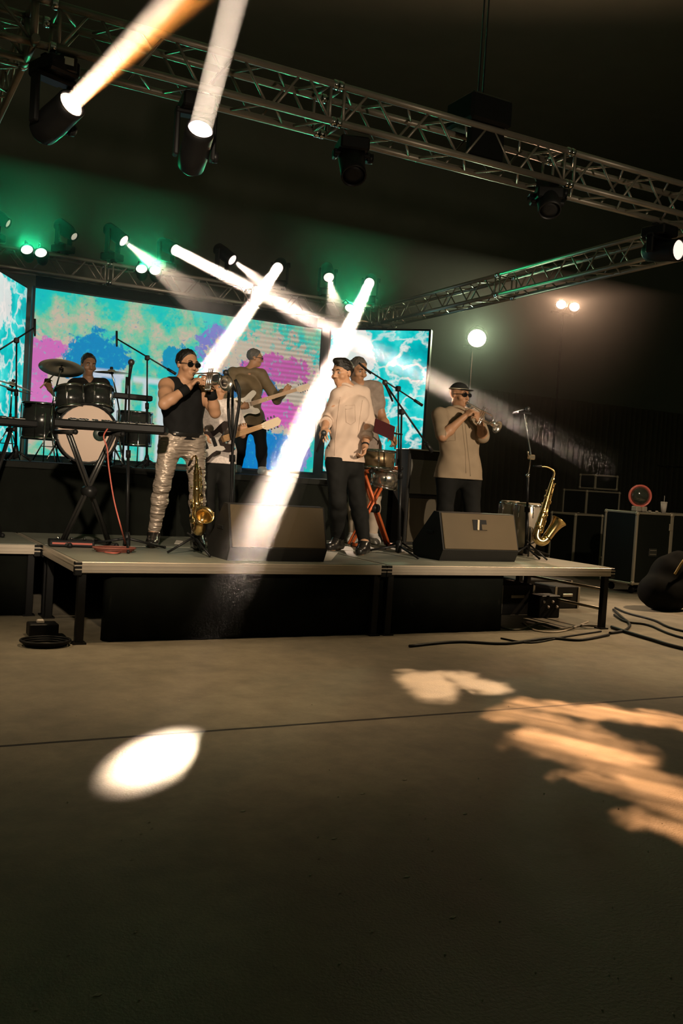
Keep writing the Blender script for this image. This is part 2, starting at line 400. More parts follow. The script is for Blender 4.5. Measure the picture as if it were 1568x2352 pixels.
        st_ = N.new('ShaderNodeTexWave'); st_.wave_type = 'BANDS'; st_.bands_direction = 'Z'; st_.inputs['Scale'].default_value = 9; L.new(g, st_.inputs[0])
        lines = math_('MULTIPLY', math_('MULTIPLY', band(X, -1.3, -1.1), band(Z, -.28, .03)), st_.outputs['Fac'])
        pic = math_('MINIMUM', math_('ADD', math_('ADD', col, cap), math_('ADD', cap2, lines)), 1)
        c = mix(math_('MULTIPLY', pic, .8), c, srgb(222, 226, 235))
        # scan bands of the panel at the right
        w2 = N.new('ShaderNodeTexWave'); w2.wave_type = 'BANDS'; w2.bands_direction = 'Z'; w2.inputs['Scale'].default_value = 5.0; L.new(g, w2.inputs[0])
        sb = math_('MULTIPLY', math_('MULTIPLY', w2.outputs['Fac'], band(X, 1.05, 2.2, .5)), band(Z, -.35, 1.2, .2))
        c = mix(math_('MULTIPLY', sb, .42), c, srgb(96, 82, 66)); st = .88
    L.new(c, b.inputs['Emission Color']); b.inputs['Emission Strength'].default_value = st
    return m
def led_screen(label, cx, cy, z0, w, h, rz, kind, cols):
    t = thing('led_screen', label, 'LED screen', (cx, cy, z0), rz, 'LED walls behind the band')
    MB().box((0, .06, h/2), (w+.06, .11, h+.06), None, .006).build('cabinet', black_plastic, t)
    f = MB().box((0, 0, 0), (w, .012, h)).build('display', screen_mat('display_'+kind+str(int(cx*10)), kind), t); f.location = (0, -.005, h/2)
    for sx in (-.4, .4): MB().box((sx*w, .25, -.04), (.08, .5, .08)).box((sx*w, .3, h*.4), (.05, .05, h*.8)).box((sx*w, .2, h*.7), (.05, .2, .05)).build('ground_support', black_metal, t)
    return t
WHITE = (.05, .05, .40, .62)
led_screen('large middle screen showing pink blue and turquoise paint splashes', 3.905, 11.9, 1.29, 3.89, 2.02, 0, 'paint', 8)
_rl, _rr = V((6.08, 12.02, 0)), V((7.09, 11.02, 0))
WHITE = (-.40, .45, .34, .7)
led_screen('right screen of turquoise water angled behind the singer', (_rl.x+_rr.x)/2, (_rl.y+_rr.y)/2, 1.32, (_rr-_rl).length, 2.03, math.atan2(_rr.y-_rl.y, _rr.x-_rl.x), 'water', 3)
_ll, _lr = V((1.29, 11.0, 0)), V((1.885, 12.12, 0))
WHITE = (-.35, .75, .45, .35)
led_screen('left screen of turquoise water cut by the picture edge', (_ll.x+_lr.x)/2, (_ll.y+_lr.y)/2, 1.30, (_lr-_ll).length, 2.03, math.atan2(_lr.y-_ll.y, _lr.x-_ll.x), 'water', 3)
# black valance between the middle screen and the truss
mb = MB(); n = 60
vs = []; fs = []
for i in range(n+1):
    x = 1.99+3.9*i/n; y = 12.10+.012*math.sin(i*1.9); vs += [(x, y, 3.50), (x, y+.01*math.sin(i), 3.10)]
for i in range(n): fs.append((2*i, 2*i+1, 2*i+3, 2*i+2))
mb.add(vs, fs, True); o = mb.build('valance', black_cloth); o.modifiers.new('thickness', 'SOLIDIFY').thickness = .004
tag(o, 'black cloth valance hung from the rear truss above the screens', 'drape')
# ------------------------------------------------------------------ truss
ZL, ZH = 3.58, 3.82
def truss(label, A, B, n_bays, w=.25, h=.24):
    A, B = V(A), V(B); d = B-A; L = d.length; ang = math.atan2(d.y, d.x)
    t = thing('truss', label, 'truss', A, ang, 'aluminium box trusses of the lighting rig')
    h2, w2 = h/2, w/2
    for sy in (-1, 1):
        for sz in (-1, 1):
            MB().tube([(0, sy*w2, sz*h2), (L, sy*w2, sz*h2)], .024, 10).build('chord', truss_metal, t)
    def zig(p, q, name):      # lattice between two chords
        mb = MB(); b = L/n_bays
        for k in range(n_bays):
            x0 = k*b; pa, pb = (p, q) if k % 2 == 0 else (q, p)
            mb.rod((x0+.03, *pa), (x0+b-.03, *pb), .0095, 6)
        mb.build(name, truss_metal, t)
    zig((-w2, -h2), (-w2, h2), 'side_lattice'); zig((w2, -h2), (w2, h2), 'side_lattice')
    zig((-w2, h2), (w2, h2), 'top_lattice'); zig((-w2, -h2), (w2, -h2), 'bottom_lattice')
    for x in (.03, L-.03):
        mb = MB()
        for sy in (-1, 1): mb.rod((x, sy*w2, -h2), (x, sy*w2, h2), .011, 6)
        for sz in (-1, 1): mb.rod((x, -w2, sz*h2), (x, w2, sz*h2), .011, 6)
        mb.build('end_frame', truss_metal, t)
    for x in (.0, L):
        for sy in (-1, 1):
            for sz in (-1, 1): MB().tube([(x-.018, sy*w2, sz*h2), (x-.014, sy*w2, sz*h2), (x+.014, sy*w2, sz*h2), (x+.018, sy*w2, sz*h2)], [.024, .031, .031, .024], 10).build('coupler', chrome, t)
    return t
ZM = (ZL+ZH)/2
FY, RY, LX, RX = 5.725, 12.375, .72, 7.08
truss('front truss segment at the upper left corner of the picture', (LX+.23, FY, ZM), (2.75, FY, ZM), 8)
truss('front truss segment across the middle above the stage edge', (2.79, FY, ZM), (4.75, FY, ZM), 8)
truss('front truss segment reaching the right picture edge', (4.79, FY, ZM), (RX-.28, FY, ZM), 8)
truss('front truss stub running out of the upper left corner', (-1.3, FY, ZM), (LX-.23, FY, ZM), 8)
truss('rear truss segment under the green lamp pair at the far left', (LX+.23, RY, ZM), (2.9, RY, ZM), 8)
truss('rear truss segment over the middle of the paint splash screen', (2.94, RY, ZM), (4.94, RY, ZM), 8)
truss('rear truss segment between the middle screen and the right corner', (4.98, RY, ZM), (RX-.23, RY, ZM), 8)
truss('right side truss, the half near the rear corner', (RX, RY-.23, ZM), (RX-.04, 9.3, ZM), 10)
truss('right side truss, the half near the front', (RX-.045, 9.26, ZM), (RX-.09, FY+.24, ZM), 13)
truss('left side truss segment at the upper left picture edge', (LX, FY+.23, ZM), (LX, 8.9, ZM), 11)
def corner(x, y, label):
    t = thing('truss_corner', label, 'truss corner', (x, y, ZM), 0, 'corner blocks of the truss'); h = .125; mb = MB()
    for a in (-1, 1):
        for b in (-1, 1):
            mb.rod((a*h, b*h, -h), (a*h, b*h, h), .022, 8); mb.rod((a*h, -h, b*h), (a*h, h, b*h), .022, 8); mb.rod((-h, a*h, b*h), (h, a*h, b*h), .022, 8)
    mb.build('cube_frame', truss_metal, t)
    mb = MB()
    for a in (-1, 1):
        mb.rod((a*h, -h, -h), (a*h, h, h), .0095, 6); mb.rod((-h, a*h, h), (h, a*h, -h), .0095, 6)
    for s in ((1, 0), (-1, 0), (0, 1), (0, -1)):
        for a in (-1, 1):
            for b in (-1, 1):
                p = V((s[0]*h if s[0] else a*h, s[1]*h if s[1] else a*h, b*h)); mb.rod(p, p+V((s[0]*.08, s[1]*.08, 0)), .024, 8)
    mb.build('brace', truss_metal, t); return t
corner(LX, FY, 'truss corner block at the upper left of the picture')
corner(RX-.045, FY, 'truss corner block beyond the right picture edge')
corner(RX, RY, 'truss corner block above the right end of the screens')
# ------------------------------------------------------------------ moving heads, their beams
lens_white = mat('lamp_lens', (.9, .9, .9), .2, emit=(1, .80, .74), es=1.25)
lens_warm = mat('lamp_lens_warm', (.9, .8, .7), .2, emit=(1, .78, .66), es=1.25)
lens_dim = mat('lamp_lens_dim', (.5, .5, .45), .2, emit=(.75, .68, .52), es=.55)
lens_amber = mat('lamp_rim_amber', (.5, .3, .1), .4, emit=(.35, .18, .02), es=.9)
head_plastic = mat('lamp_housing', (.007, .007, .007), .45, spec=.25)
def moving_head(label, lens, d, up=1, lm=None, r=.072, group='moving head spotlights', rest=3.869):
    """a head in its yoke; the base stands on the truss (up = 1) or hangs below it (up = -1) at level `rest`"""
    d = V(d).normalized(); lens = V(lens); piv = lens-d*.20; az = math.atan2(d.y, d.x); h = abs(piv.z-rest)
    base = V((piv.x, piv.y, rest))
    t = thing('moving_head_light', label, 'stage light', base, az, group)
    loc = lambda p: Matrix.Rotation(-az, 3, 'Z') @ (V(p)-base)
    MB().box((0, 0, up*.045), (.24, .20, .09), None, .012).build('base', head_plastic, t)
    mb = MB()
    for s in (-1, 1):
        mb.box((0, s*.115, up*(h*.5+.05)), (.07, .03, h-.04), None, .008)
    mb.box((0, 0, up*.10), (.08, .26, .03), None, .008)
    mb.lathe([(.0, -.018), (.035, -.016), (.035, .016), (.0, .018)], (0, .133, up*h), (0, 1, 0), 12)
    mb.build('yoke', head_plastic, t)
    ld = loc(base+d); lp = loc(lens)
    hd = MB().lathe([(.0, -.34), (.055, -.335), (.085, -.30), (.092, -.18), (.088, -.10), (r+.014, -.03), (r+.014, .012), (r+.004, .014), (r+.002, -.004)], lp, ld, 20)
    h_ = hd.build('head', head_plastic, t)
    MB().lathe([(0, .006), (r*.5, .004), (r, -.003), (r, -.01), (0, -.012)], lp, ld, 24).build('lens', lm or lens_white, h_)
    for y in (-.06, .06): MB().box((0, y, -up*.012), (.05, .04, .024), None, .004).build('clamp', black_metal, t)
    return t
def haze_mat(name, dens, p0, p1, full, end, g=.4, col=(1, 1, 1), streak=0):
    """scattering haze; in a beam cone its density is ramped to fade the light: full density until `full`, gone at `end` (fractions of the way)"""
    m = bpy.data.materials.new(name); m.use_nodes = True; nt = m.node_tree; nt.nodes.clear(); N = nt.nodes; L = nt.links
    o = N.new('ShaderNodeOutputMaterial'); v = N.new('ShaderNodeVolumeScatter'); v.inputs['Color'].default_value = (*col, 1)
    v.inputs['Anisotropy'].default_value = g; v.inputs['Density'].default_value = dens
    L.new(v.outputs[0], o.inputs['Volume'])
    if full is not None:  # density ramp set per beam stands in for its fading light
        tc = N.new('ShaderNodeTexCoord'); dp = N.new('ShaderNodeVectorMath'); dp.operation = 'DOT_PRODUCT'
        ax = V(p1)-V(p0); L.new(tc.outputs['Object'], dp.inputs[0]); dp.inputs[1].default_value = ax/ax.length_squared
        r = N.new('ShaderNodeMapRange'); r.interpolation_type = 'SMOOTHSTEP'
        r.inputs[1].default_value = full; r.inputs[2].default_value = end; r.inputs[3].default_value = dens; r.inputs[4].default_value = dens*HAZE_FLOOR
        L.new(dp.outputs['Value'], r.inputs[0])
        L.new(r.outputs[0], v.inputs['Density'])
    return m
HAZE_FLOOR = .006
def beam(label, lens, d, length, r0, half_deg, power, color=(1, .74, .55), dens=.10, full=None, end=None, kind='area', name='light_beam', g=.4, back=0.0, tail_margin=1.08):
    """a lamp in the head's mouth and a beam-shaped cone of haze that shows its light"""
    d = V(d).normalized(); p = V(lens)+d*.016
    if kind == 'area':
        l = bpy.data.lights.new('beam_lamp', 'AREA'); l.shape = 'DISK'; l.size = 2*r0; l.spread = math.radians(2*half_deg)
    else:
        l = bpy.data.lights.new('beam_lamp', 'SPOT'); l.spot_size = math.radians(2*half_deg); l.spot_blend = .5; l.shadow_soft_size = r0
    l.energy = power; l.color = color
    o = bpy.data.objects.new('beam_lamp', l); COL.objects.link(o); o.location = p; aim(o, d)
    tn = math.tan(math.radians(half_deg))
    r1 = (r0+length*tn)*tail_margin
    q = V((0, 0, 1)).rotation_difference(d)
    b = MB().lathe([(0, .002), (r0*1.03, .002), (r1, length), (0, length)], (0, 0, 0), (0, 0, 1), 24)
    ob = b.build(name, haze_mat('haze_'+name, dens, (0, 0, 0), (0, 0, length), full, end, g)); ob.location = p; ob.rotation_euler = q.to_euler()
    tag(ob, label, 'light beam', 'beams of light in the haze', 'stuff')
    return ob
def rear_lens(px, py): return at(px, py, 12.15)
BP = 2600
# the two strong beams that cross the stage towards the camera
L8 = rear_lens(848, 650); T8 = V((1.22, 3.82, 0)); d8 = T8-L8
moving_head('moving head at the right end of the rear truss with the long white beam', L8, d8, lm=lens_white)
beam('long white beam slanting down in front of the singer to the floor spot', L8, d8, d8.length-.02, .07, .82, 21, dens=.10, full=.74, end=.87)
L6 = rear_lens(638, 615); T6 = at(384, 985, 7.2); d6 = T6-L6
moving_head('moving head above the paint screen with the white beam to the trumpet', L6, d6, lm=lens_white)
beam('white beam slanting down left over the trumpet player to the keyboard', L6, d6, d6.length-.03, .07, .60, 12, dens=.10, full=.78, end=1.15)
L4 = rear_lens(402, 574); T4 = at(1400, 1083, 6.4); d4 = T4-L4
moving_head('fourth moving head from the left with the beam running to the right', L4, d4, lm=lens_white)
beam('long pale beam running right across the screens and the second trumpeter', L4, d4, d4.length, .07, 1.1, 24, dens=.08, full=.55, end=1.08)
for px, py, tx, ty, ln, pw, lb in ((284, 553, 470, 700, 1.9, 950, 'third moving head from the left with a wide cone'), (533, 597, 690, 720, 1.8, 1250, 'moving head left of the white crossing beam with a wide cone'), (755, 637, 777, 745, .9, 950, 'moving head above the gap between the screens with a short cone')):
    Lx = rear_lens(px, py); dx = at(tx, ty, 11.2)-Lx
    moving_head(lb, Lx, dx, lm=lens_white, r=.074)
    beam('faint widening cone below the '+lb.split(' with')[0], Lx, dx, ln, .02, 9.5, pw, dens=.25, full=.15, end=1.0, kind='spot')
for px, py, tx, ty, lb in ((18, 513, 150, 590, 'dim moving head at the far left picture edge'), (170, 543, 240, 600, 'dim moving head second from the left, seen on edge')):
    Lx = rear_lens(px, py); dx = at(tx, ty, 11.75)-Lx
    moving_head(lb, Lx, dx, lm=lens_dim, r=.05)
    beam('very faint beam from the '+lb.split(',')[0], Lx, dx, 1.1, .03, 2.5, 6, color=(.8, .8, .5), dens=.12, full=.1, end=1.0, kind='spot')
# front truss heads, throwing up and out over the audience
La = at(163, 240, 5.5); da = at(425, -10, 4.6)-La
moving_head('moving head under the front truss with the orange beam', La, da, up=-1, lm=lens_warm, r=.072, rest=3.531)
beam('cream beam rising to the right from the front truss', La, at(398, -10, 4.6)-La, 3.2, .05, 1.5, 4.2, color=(1, .72, .50), dens=.14)
beam('orange beam rising beside the cream one from the front truss', La, at(448, -10, 4.6)-La, 3.2, .045, 2.3, 5, color=(1, .33, .06), dens=.14)
Lb = at(460, 297, 5.5); db = at(540, -10, 4.7)-Lb
moving_head('moving head under the front truss with the cream beam', Lb, db, up=-1, lm=lens_white, r=.075, rest=3.531)
beam('cream beam rising steeply from the front truss', Lb, db, 3.2, .07, .7, 5.5, color=(1, .78, .58), dens=.12)
moving_head('unlit moving head under the front truss right of the middle', at(1262, 482, 5.6), V((-.3, -.6, -1)), up=-1, lm=black_plastic, rest=3.531)
moving_head('unlit moving head under the middle of the front truss', at(812, 402, 5.6), V((-.2, -.7, -1)), up=-1, lm=black_plastic, rest=3.531)
q = at(1136, 296, 5.52); t = thing('chain_hoist', 'black chain hoist box sitting on top of the front truss', 'hoist', (q.x, FY, 3.846))
MB().box((0, 0, .10), (.36, .34, .20), None, .02).build('motor', head_plastic, t); MB().box((0, -.10, -.12), (.30, .06, .24), None, .01).build('bracket', head_plastic, t)
for s in (-1, 1): MB().tube([(s*.02, 0, .2), (s*.02, 0, 5.3)], .006, 6).build('chain', black_metal, t)
q = at(155, 150, 5.6); t = thing('cable_box', 'small dark box with a white label below the front truss at the upper left', 'cable box', (q.x, 5.6, q.z)); MB().box((0, 0, 0), (.10, .07, .09), None, .008).build('case', head_plastic, t)
MB().box((0, -.037, .01), (.055, .004, .042)).build('label_plate', mat('label_white', (.62, .66, .60), .6), t); MB().tube([(0, 0, .04), (0, 0, 3.556-q.z)], .010, 6).build('hook', head_plastic, t)
Lr = at(1557, 574, 5.66)
moving_head('moving head hanging at the right picture edge with a warm lens', Lr, V((.12, -1, -.12)), up=-1, lm=lens_warm, r=.08, rest=3.531)
# ------------------------------------------------------------------ LED pars
def par(label, c, d, lm, color, power, r=.071, ang=95, group='par cans', hang=None, cat='stage light'):
    c = V(c); d = V(d).normalized()
    t = thing('par_light', label, cat, c, 0, group)
    MB().lathe([(0, -.20), (r*.7, -.195), (r*.95, -.15), (r*1.15, -.02), (r*1.15, .015), (r*1.02, .015), (r, -.005)], (0, 0, 0), d, 20).build('can', head_plastic, t)
    MB().lathe([(0, .004), (r*.6, .002), (r, -.004), (r, -.01), (0, -.012)], (0, 0, 0), d, 20).build('lens', lm, t)
    mb = MB(); s = d.cross(V((0, 0, 1))).normalized()
    arc = [s*(r*1.17)*math.cos(a)+V((0, 0, 1))*(r*1.5)*math.sin(a)-d*.08 for a in [math.pi*k/8 for k in range(9)]]
    mb.tube(arc, .010, 6); mb.build('bracket', black_metal, t)
    if hang: MB().tube([V((0, 0, r*1.5))-d*.08, V((0, .13, r*1.5+.03)), V((0, hang-c.y, 3.80-c.z))], .012, 6).build('spigot', black_metal, t)
    l = bpy.data.lights.new('par_lamp', 'SPOT'); l.energy = power; l.color = color; l.spot_size = math.radians(ang); l.spot_blend = .8; l.shadow_soft_size = r*.7
    o = bpy.data.objects.new('par_lamp', l); COL.objects.link(o); o.location = c+d*.03; aim(o, d)
    return t
lens_green = mat('lens_green', (.8, .9, .8), .2, emit=(1, .93, .82), es=1.3)
GREEN = (.02, 1, .38)
cdir = V((-.35, -1, .45))
par('left lamp of the green pair at the far left of the rear truss', at(62, 574, 12.0), cdir, lens_green, GREEN, 85, hang=12.226)
par('right lamp of the green pair at the far left of the rear truss', at(94, 581, 12.0), cdir, lens_green, GREEN, 85, hang=12.226)
par('left lamp of the green pair above the paint screen', at(325, 618, 12.0), cdir, lens_green, GREEN, 65, hang=12.226)
par('right lamp of the green pair above the paint screen', at(356, 622, 12.0), cdir, lens_green, GREEN, 65, hang=12.226)
par('green lamp half behind the long white beam on the rear truss', at(803, 708, 12.0), cdir, lens_green, GREEN, 150, hang=12.226)
# lamps on stands at the far right
lens_big = mat('lens_big', (.9, .9, .9), .2, emit=(1, .80, .76), es=1.4)
def light_stand(label, x, y, top, bars):
    t = thing('light_stand', label, 'lighting stand', (x, y, 0), 0, 'black lighting stands'); mb = MB()
    MB().tube([(0, 0, .1), (0, 0, top)], [.022, .016], 8).build('pole', black_metal, t)
    for k in range(3):
        a = 2.1*k+.4; MB().tube([(0, 0, .6), (.5*math.cos(a), .5*math.sin(a), .015)], .012, 6).build('leg', black_metal, t)
    MB().box((0, 0, top), (bars, .035, .035)).build('crossbar', black_metal, t)
    return t
p = at(1095, 777, 12.0)
light_stand('thin black stand holding the single bright lamp', p.x, p.y+.12, p.z-.12, .3)
par('single large bright lamp right of the turquoise screen', p, (-.65, -1, .15), lens_big, (.72, .95, .55), 170, r=.145, ang=165)
p = at(1288, 705, 12.6); p2 = at(1319, 700, 12.6); p.z = p2.z = (p.z+p2.z)/2
light_stand('thin black stand holding the pair of warm lamps', (p.x+p2.x)/2, p.y+.12, p.z-.12, .5)
par('left lamp of the bright pair below the right side truss', p, (-.8, -1, .35), lens_big, (1, .60, .36), 150, r=.088, ang=165)
par('right lamp of the bright pair below the right side truss', p2, (-.8, -1, .35), lens_big, (1, .60, .36), 150, r=.088, ang=165)
# ------------------------------------------------------------------ smoke over the stage
hz = MB().box((6, 13.2, 2.29), (15, 4.6, 4.5)).build('haze', haze_mat('stage_haze', .04, None, None, None, None, .35))
tag(hz, 'thin smoke hanging over the band and the rear truss', 'haze', None, 'stuff')

# ------------------------------------------------------------------ orange pattern thrown on the floor by a lamp on the right side truss
def gobo_lamp(loc, target, power, color, strokes, angle, streak=True):
    o = spot('pattern_light', loc, target, power, color, angle, .05, .012); bpy.context.view_layer.update()
    Mi = o.matrix_world.inverted(); l = o.data; l.use_nodes = True; nt = l.node_tree; N = nt.nodes; L = nt.links
    em = next(n for n in N if n.type == 'EMISSION')
    def uv(px, py): q = Mi @ atz(px, py, 0); return V((q.x/-q.z, q.y/-q.z))
    tc = N.new('ShaderNodeTexCoord'); sp = N.new('ShaderNodeSeparateXYZ'); L.new(tc.outputs['Normal'], sp.inputs[0])
    def M(op, a, b=0., c=0.):
        x = N.new('ShaderNodeMath'); x.operation = op
        for i, v in enumerate((a, b, c)):
            if isinstance(v, (int, float)): x.inputs[i].default_value = v
            else: L.new(v, x.inputs[i])
        return x.outputs[0]
    az = M('MAXIMUM', M('ABSOLUTE', sp.outputs[2]), 1e-4); u = M('DIVIDE', sp.outputs[0], az); v = M('DIVIDE', sp.outputs[1], az)
    cb = N.new('ShaderNodeCombineXYZ'); L.new(u, cb.inputs[0]); L.new(v, cb.inputs[1])
    no = N.new('ShaderNodeTexNoise'); no.inputs['Scale'].default_value = 26; no.inputs['Detail'].default_value = 3; L.new(cb.outputs[0], no.inputs['Vector'])
    wob = M('MULTIPLY_ADD', no.outputs['Fac'], .05, -.025)
    tot = None
    for (p, q, w, soft, amp) in strokes:
        a, b = uv(*p), uv(*q); r = (uv(p[0], p[1]+w)-a).length; d = b-a; l2 = d.length_squared
        x, y = M('SUBTRACT', u, a.x), M('SUBTRACT', v, a.y)
        t = M('MULTIPLY_ADD', x, d.x/l2, M('MULTIPLY', y, d.y/l2)); t = M('MINIMUM', M('MAXIMUM', t, 0), 1)
        ex, ey = M('SUBTRACT', x, M('MULTIPLY', t, d.x)), M('SUBTRACT', y, M('MULTIPLY', t, d.y))
        ds = M('ADD', M('SQRT', M('ADD', M('MULTIPLY', ex, ex), M('MULTIPLY', ey, ey))), wob)
        mr = N.new('ShaderNodeMapRange'); mr.interpolation_type = 'SMOOTHSTEP'; mr.inputs[1].default_value = r*(1+soft); mr.inputs[2].default_value = r*(1-soft); mr.inputs[3].default_value = 0; mr.inputs[4].default_value = amp
        L.new(ds, mr.inputs[0]); tot = mr.outputs[0] if tot is None else M('MAXIMUM', tot, mr.outputs[0])
    if streak:
        a, b = uv(1200, 1640), uv(1500, 1700); ang = math.atan2(b.y-a.y, b.x-a.x)
        mp = N.new('ShaderNodeMapping'); mp.inputs['Rotation'].default_value = (0, 0, -ang); L.new(cb.outputs[0], mp.inputs[0])
        mp2 = N.new('ShaderNodeMapping'); mp2.inputs['Scale'].default_value = (5, 48, 1); L.new(mp.outputs[0], mp2.inputs[0])
        n2 = N.new('ShaderNodeTexNoise'); n2.inputs['Scale'].default_value = 1.0; n2.inputs['Detail'].default_value = 2; L.new(mp2.outputs[0], n2.inputs['Vector'])
        mr = N.new('ShaderNodeMapRange'); mr.inputs[1].default_value = .35; mr.inputs[2].default_value = .65; mr.inputs[3].default_value = .30; mr.inputs[4].default_value = 1.2; L.new(n2.outputs['Fac'], mr.inputs[0])
        tot = M('MULTIPLY', tot, mr.outputs[0])
    L.new(tot, em.inputs['Strength'])
gobo_lamp((6.95, 7.2, 3.45), atz(1330, 1700, 0), 6500, (1, .48, .20),
    (((1200, 1616), (1630, 1664), 13, .7, .9), ((1180, 1640), (1340, 1690), 20, .7, .8), ((1235, 1692), (1430, 1742), 30, .7, 1.0), ((1430, 1760), (1640, 1885), 32, .7, .9), ((1290, 1782), (1430, 1800), 13, .8, .6), ((1480, 1888), (1640, 1930), 26, .8, .7)), 60)
gobo_lamp((6.95, 7.2, 3.45), atz(1020, 1568, 0), 5500, (1, .62, .34), (((945, 1548), (990, 1588), 10, .6, .8), ((990, 1555), (1010, 1590), 13, .5, .9), ((1035, 1552), (1125, 1582), 10, .7, .8), ((1015, 1545), (1085, 1590), 4, .5, .5)), 30, False)
# ------------------------------------------------------------------ bodies: signed distance fields meshed with surface nets
class Field:
    def __init__(s, lo, hi, h):
        s.h = h; s.lo = np.array(lo, np.float32); s.n = np.maximum(((np.array(hi)-np.array(lo))/h).astype(int)+2, 4)
        s.D = np.full(s.n, .06, np.float32)
    def sub(s, lo, hi):
        i0 = np.clip(((np.array(lo)-s.lo)/s.h).astype(int)-1, 0, s.n); i1 = np.clip(((np.array(hi)-s.lo)/s.h).astype(int)+3, 0, s.n)
        if (i1 <= i0).any(): return None
        sl = tuple(slice(a, b) for a, b in zip(i0, i1))
        ax = [s.lo[k]+s.h*np.arange(i0[k], i1[k], dtype=np.float32) for k in range(3)]
        return sl, np.meshgrid(*ax, indexing='ij', sparse=True)
    def put(s, lo, hi, fn, k, mode='add'):
        m = .05
        q = s.sub([a-m for a in lo], [a+m for a in hi])
        if q is None: return
        sl, (X, Y, Z) = q; d = fn(X, Y, Z).astype(np.float32); D = s.D[sl]
        if mode == 'add':
            if k > 0:
                hh = np.clip(.5+.5*(D-d)/k, 0, 1); s.D[sl] = D*(1-hh)+d*hh-k*hh*(1-hh)
            else: s.D[sl] = np.minimum(D, d)
        elif mode == 'cut':
            if k > 0:
                hh = np.clip(.5-.5*(D+d)/k, 0, 1); s.D[sl] = D*(1-hh)-d*hh+k*hh*(1-hh)
            else: s.D[sl] = np.maximum(D, -d)
    def cap(s, a, b, ra, rb, k=.02, flat=None, mode='add', grow=0):
        """rounded cone; flat = (axis, factor) squashes it along that axis"""
        a = np.array(a, float); b = np.array(b, float); ra += grow; rb += grow; r = max(ra, rb)
        lo = np.minimum(a, b)-r; hi = np.maximum(a, b)+r; ba = b-a; l2 = max((ba*ba).sum(), 1e-9)
        if flat is not None:
            w = np.array(flat[0], float); w /= np.linalg.norm(w); f = flat[1]
        def fn(X, Y, Z):
            px, py, pz = X-a[0], Y-a[1], Z-a[2]
            t = np.clip((px*ba[0]+py*ba[1]+pz*ba[2])/l2, 0, 1)
            qx, qy, qz = px-t*ba[0], py-t*ba[1], pz-t*ba[2]
            if flat is not None:
                c = qx*w[0]+qy*w[1]+qz*w[2]; e = c*(1/f-1); qx = qx+e*w[0]; qy = qy+e*w[1]; qz = qz+e*w[2]
                return (np.sqrt(qx*qx+qy*qy+qz*qz)-(ra+(rb-ra)*t))*(f+(1-f)*.45 if f < 1 else 1)
            return np.sqrt(qx*qx+qy*qy+qz*qz)-(ra+(rb-ra)*t)
        s.put(lo, hi, fn, k, mode)
    def ell(s, c, r, R, k=.02, mode='add', grow=0):
        """ellipsoid with radii r along the columns of R"""
        c = np.array(c, float); r = np.array(r, float)+grow; R = np.array(R, float); m = r.max()
        def fn(X, Y, Z):
            p = (X-c[0], Y-c[1], Z-c[2])
            u = [sum(p[j]*R[j, i] for j in range(3)) for i in range(3)]
            k0 = np.sqrt(sum((u[i]/r[i])**2 for i in range(3))); k1 = np.sqrt(sum((u[i]/(r[i]*r[i]))**2 for i in range(3)))
            return k0*(k0-1)/np.maximum(k1, 1e-6)
        s.put(c-m, c+m, fn, k, mode)
    def plane(s, p, n, k=0):        # keeps the side the normal points away from
        p = np.array(p, float); n = np.array(n, float); n /= np.linalg.norm(n)
        X, Y, Z = np.meshgrid(*[s.lo[i]+s.h*np.arange(s.n[i], dtype=np.float32) for i in range(3)], indexing='ij', sparse=True)
        s.D = np.maximum(s.D, ((X-p[0])*n[0]+(Y-p[1])*n[1]+(Z-p[2])*n[2]).astype(np.float32))
    def ripple(s, amp, fx, seed=0, sq=1.0):
        X, Y, Z = np.meshgrid(*[s.lo[i]+s.h*np.arange(s.n[i], dtype=np.float32) for i in range(3)], indexing='ij', sparse=True)
        r = np.random.RandomState(seed); w = 0
        for i in range(4):
            d = r.normal(size=3)*np.array((1, 1, sq)); d /= np.linalg.norm(d); d *= fx*(.6+.5*i); ph = r.uniform(0, 6.28)
            w = w+np.sin(X*d[0]+Y*d[1]+Z*d[2]+ph+1.3*np.sin(X*d[1]*.7+Z*d[0]*.8+Y*d[2]*.5))/(1+.4*i)
        s.D = s.D+(amp*w*.4).astype(np.float32)
    def mesh(s, name, m, parent, off, label=None):
        D = s.D; D[0] = D[-1] = .05; D[:, 0] = D[:, -1] = .05; D[:, :, 0] = D[:, :, -1] = .05
        ins = D < 0
        cnt = np.zeros(np.array(D.shape)-1, np.int8)
        cs = [(i, j, k) for i in (0, 1) for j in (0, 1) for k in (0, 1)]
        sh = cnt.shape; cut = lambda A, c: A[c[0]:c[0]+sh[0], c[1]:c[1]+sh[1], c[2]:c[2]+sh[2]]
        for c in cs: cnt += cut(ins, c)
        act = (cnt > 0) & (cnt < 8); I = np.argwhere(act)
        if not len(I): return None
        idx = np.full(sh, -1, np.int32); idx[act] = np.arange(len(I))
        val = {c: cut(D, c)[act] for c in cs}; acc = np.zeros((len(I), 3)); num = np.zeros(len(I))
        for c in cs:
            for ax in range(3):
                if c[ax] == 0:
                    e = list(c); e[ax] = 1; e = tuple(e); va, vb = val[c], val[e]; cr = (va < 0) != (vb < 0)
                    t = np.where(cr, va/np.where(cr, va-vb, 1), 0); P = np.array(c, float)[None, :].repeat(len(I), 0); P[:, ax] += t
                    acc += P*cr[:, None]; num += cr
        vs = s.lo+s.h*(I+acc/num[:, None])-np.array(off)
        Q = []
